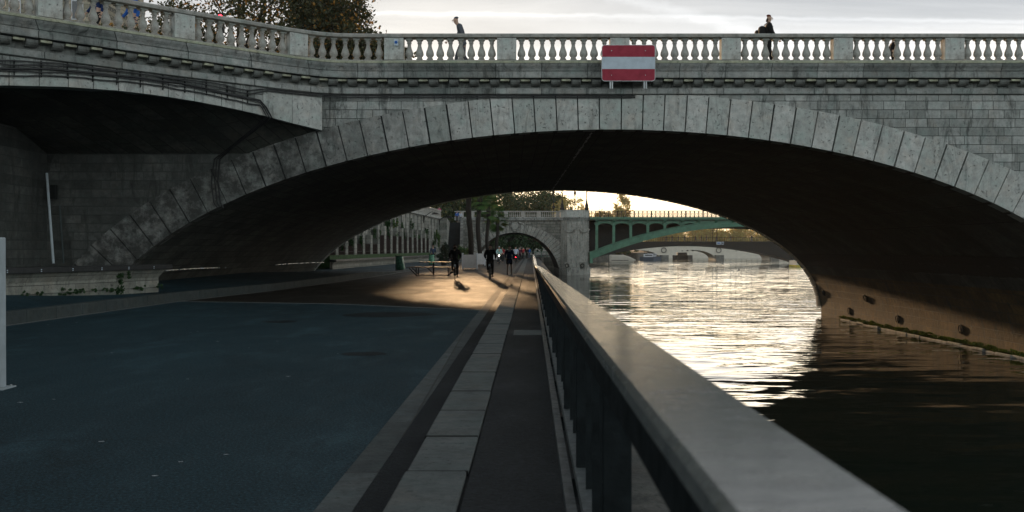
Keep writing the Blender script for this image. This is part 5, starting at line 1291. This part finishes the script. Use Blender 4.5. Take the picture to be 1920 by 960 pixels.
for i, (x, y, z, r, h, lb) in enumerate(((-11.0, 240, 11.5, 6.5, 5, 'dark green tree behind the palms and stairs'), (-2.5, 243, 11.8, 5.8, 4.8, 'dark green bushy tree above the stone arch crown'), (5.0, 246, 11.8, 5.6, 4.6, 'round mid green tree above the balustrade of the stone arch'), (10.2, 250, 11.0, 3.6, 4, 'olive green tree behind the slim lamp post'))):
    tree(lb, x, y, 5.5, [(x, y, z, r, r * .8, h), (x - r * .4, y, z - h * .45, r * .6, r * .5, h * .5), (x + r * .4, y, z - h * .5, r * .6, r * .5, h * .45)], 12000, .28, 'dleaf', .35, 50 + i, 'trees behind the second bridge')
tree('glowing orange brown sparse tree between the two tall lamp posts', 13.2, 232, 0, [(13.2, 232, 11.0, 3.0, 2, 2.7), (10.6, 232, 10.2, 2, 2, 2.0), (15.3, 232, 10.0, 1.6, 1.5, 1.6)], 3000, .2, 'gleaf', .3, 61, 'trees behind the second bridge')
tree('golden poplar standing alone above the green bridge railing', 47.6, 432, .4, [(47.6, 432, 19, 3.7, 3, 6.0), (46.6, 432, 13, 3.6, 3, 6), (49, 432, 12, 3.6, 3, 5)], 5500, .42, 'gleaf', .5, 62)
tree('low golden bush like tree left of the poplar', 37, 420, 0, [(37, 420, 13.5, 5.5, 3, 4.0), (33, 420, 12, 3, 3, 3)], 2600, .4, 'gleaf', .5, 63)
for i, (x, y, z, r, h, m_, lb) in enumerate(((34, 318, 2.6, 4, 2.8, 'dleaf', 'dark bushy tree on the far left quay under the green arch'), (41, 372, 3.2, 5, 3.6, 'dleaf', 'dark tree behind the moored blue boats'), (27, 345, 4, 5, 4, 'dleaf', 'shadowy tree behind the green bridge spandrels'))):
    tree(lb, x, y, -.02, [(x, y, z, r, r, h), (x + r * .5, y, z - h * .3, r * .6, r * .5, h * .6)], 3500, .3, m_, .3, 70 + i)
fl = ['pale misty tree left of the golden ones beyond the footbridge', 'wide golden green tree above the middle of the footbridge', 'grey green tree behind the footbridge lamp posts', 'bright golden tree above the right part of the footbridge', 'broad yellow green tree at the right vault edge beyond the footbridge', 'misty tree farthest right behind the vault foot']
for i, (x, r, h, m_) in enumerate(((70, 7, 4.5, 'gleaf'), (82, 9, 6.2, 'gleaf'), (93, 7, 5.6, 'gleaf'), (102, 7.5, 6.2, 'gleaf'), (113, 8, 5, 'gleaf'), (127, 9, 5.0, 'dleaf'))):
    tree(fl[i], x, 460, .4, [(x, 460, 5.5, r, 5, h), (x - r * .5, 458, 4.5, r * .6, 4, h * .7), (x + r * .5, 459, 4.8, r * .6, 4, h * .7), (x, 457, 2.2, r * 1.1, 3, 2.2)], 12000, .45, m_, .4, 80 + i, 'trees on the far bank')
# left bank trees added to shade the quay and shape the sunlit patch
for i, (x, y, z, r, h, n_, lb) in enumerate(((-11.5, 206, 13.2, 5.5, 6.2, 9000, 'lower round street tree nearest the stair head along the upper street'), (-23.2, 208, 18.0, 6.0, 8.0, 13000, 'second very tall street tree away from the river'), (-34, 205, 17.5, 6.5, 8.0, 8000, 'third very tall street tree farthest from the river'))):
    tree(lb, x, y, 5.5, [(x, y, z, r, r, h), (x - 1, y + 1, z - 4, r * .9, r * .7, h * .6)], n_, .34, 'dleaf', .3, 90 + i, 'trees of the upper street')
for i, (x, y, z, r, h, lb) in enumerate(((-5.5, 196, 3.4, 3.4, 2.6, 'dark tree under the stone arch nearest the wall'), (-.5, 204, 3.8, 3.6, 2.4, 'dark drooping tree in the middle of the far quay arch'), (4.5, 214, 3.6, 3.4, 2.6, 'dark tree at the river end behind the far quay arch'))):
    tree(lb, x, y, -.02, [(x, y, z, r, 3, h), (x + 1, y + 2, z + .8, r * .8, 2.5, h * .8)], 5200, .24, 'ileaf', .28, 110 + i, 'trees seen through the stone arch')
t = thing('retaining_wall', 'stained wall closing the view under the far stone arch', 'wall', (-2, 225, 0))
MB().prism([(-9.2, 177), (-8.2, 177), (9.5, 262), (8.5, 262)], 0, 5.4).build('wall', 'retain', t)
# building behind the left trees
t = thing('apartment_building', 'pale limestone apartment building glimpsed behind the left balusters', 'building', (-62, 118, 5.5))
MB().box((-66, 124, 22), (36, 12, 33)).build('wall', 'ochre', t)
MB().prism([(-84.4, 38.5), (-47.6, 38.5), (-50, 43), (-82, 43)], 117.6, 130.4, 1).build('roof', 'roofz', t)
for r_ in range(8):
    for c_ in range(9):
        x, z = -81 + 3.7 * c_, 8.2 + 3.6 * r_
        f = MB().box((x, 117.98, z), (1.4, .16, 2.3)).build('window', 'white', t); MB().box((x, 117.88, z), (1.15, .05, 2.05)).build('pane', 'glass', f)
for i, (px, py, D) in enumerate(((1354, 495, 210), (1384, 508, 160))):
    x, y, z = at(px, py, D); t = thing('gull', ('gull gliding over the river below the footbridge', 'small gull flying low over the water farther right')[i], 'bird', (x, y, z))
    V = [(x - .22, y, z, .05), (x, y, z + .02, .09), (x + .2, y, z + .05, .045), (x + .27, y, z + .06, .02)]
    skin('body', [(v[0] - x, v[1] - y, v[2] - z, v[3]) for v in V], [(0, 1), (1, 2), (2, 3)], 'bird', t)
    for s_ in (-1, 1): MB().add([(x - .05, y, z + .05), (x + .1, y, z + .05), (x + .12 + .1, y + s_ * .3, z + .32), (x - .02 + .1, y + s_ * .32, z + .3), (x - .15, y + s_ * .6, z + .42), (x - .1, y + s_ * .62, z + .38)], [(0, 1, 2, 3), (3, 2, 5, 4)]).build('wing', 'bird', t)

# ------------------------------------------------------------------ haze
hz = bpy.data.materials.new('haze'); hz.use_nodes = True; nt = hz.node_tree; nt.nodes.clear()
pv = nt.nodes.new('ShaderNodeVolumePrincipled'); pv.inputs['Color'].default_value = (0.95, 0.93, 0.9, 1); pv.inputs['Density'].default_value = 0.00014; pv.inputs['Anisotropy'].default_value = 0.1
om = nt.nodes.new('ShaderNodeOutputMaterial'); nt.links.new(pv.outputs[0], om.inputs['Volume'])
M['haze'] = hz
o = MB().box((0, 1650, 14.5), (3200, 3900, 43)).build('haze', 'haze'); o['kind'] = 'stuff'
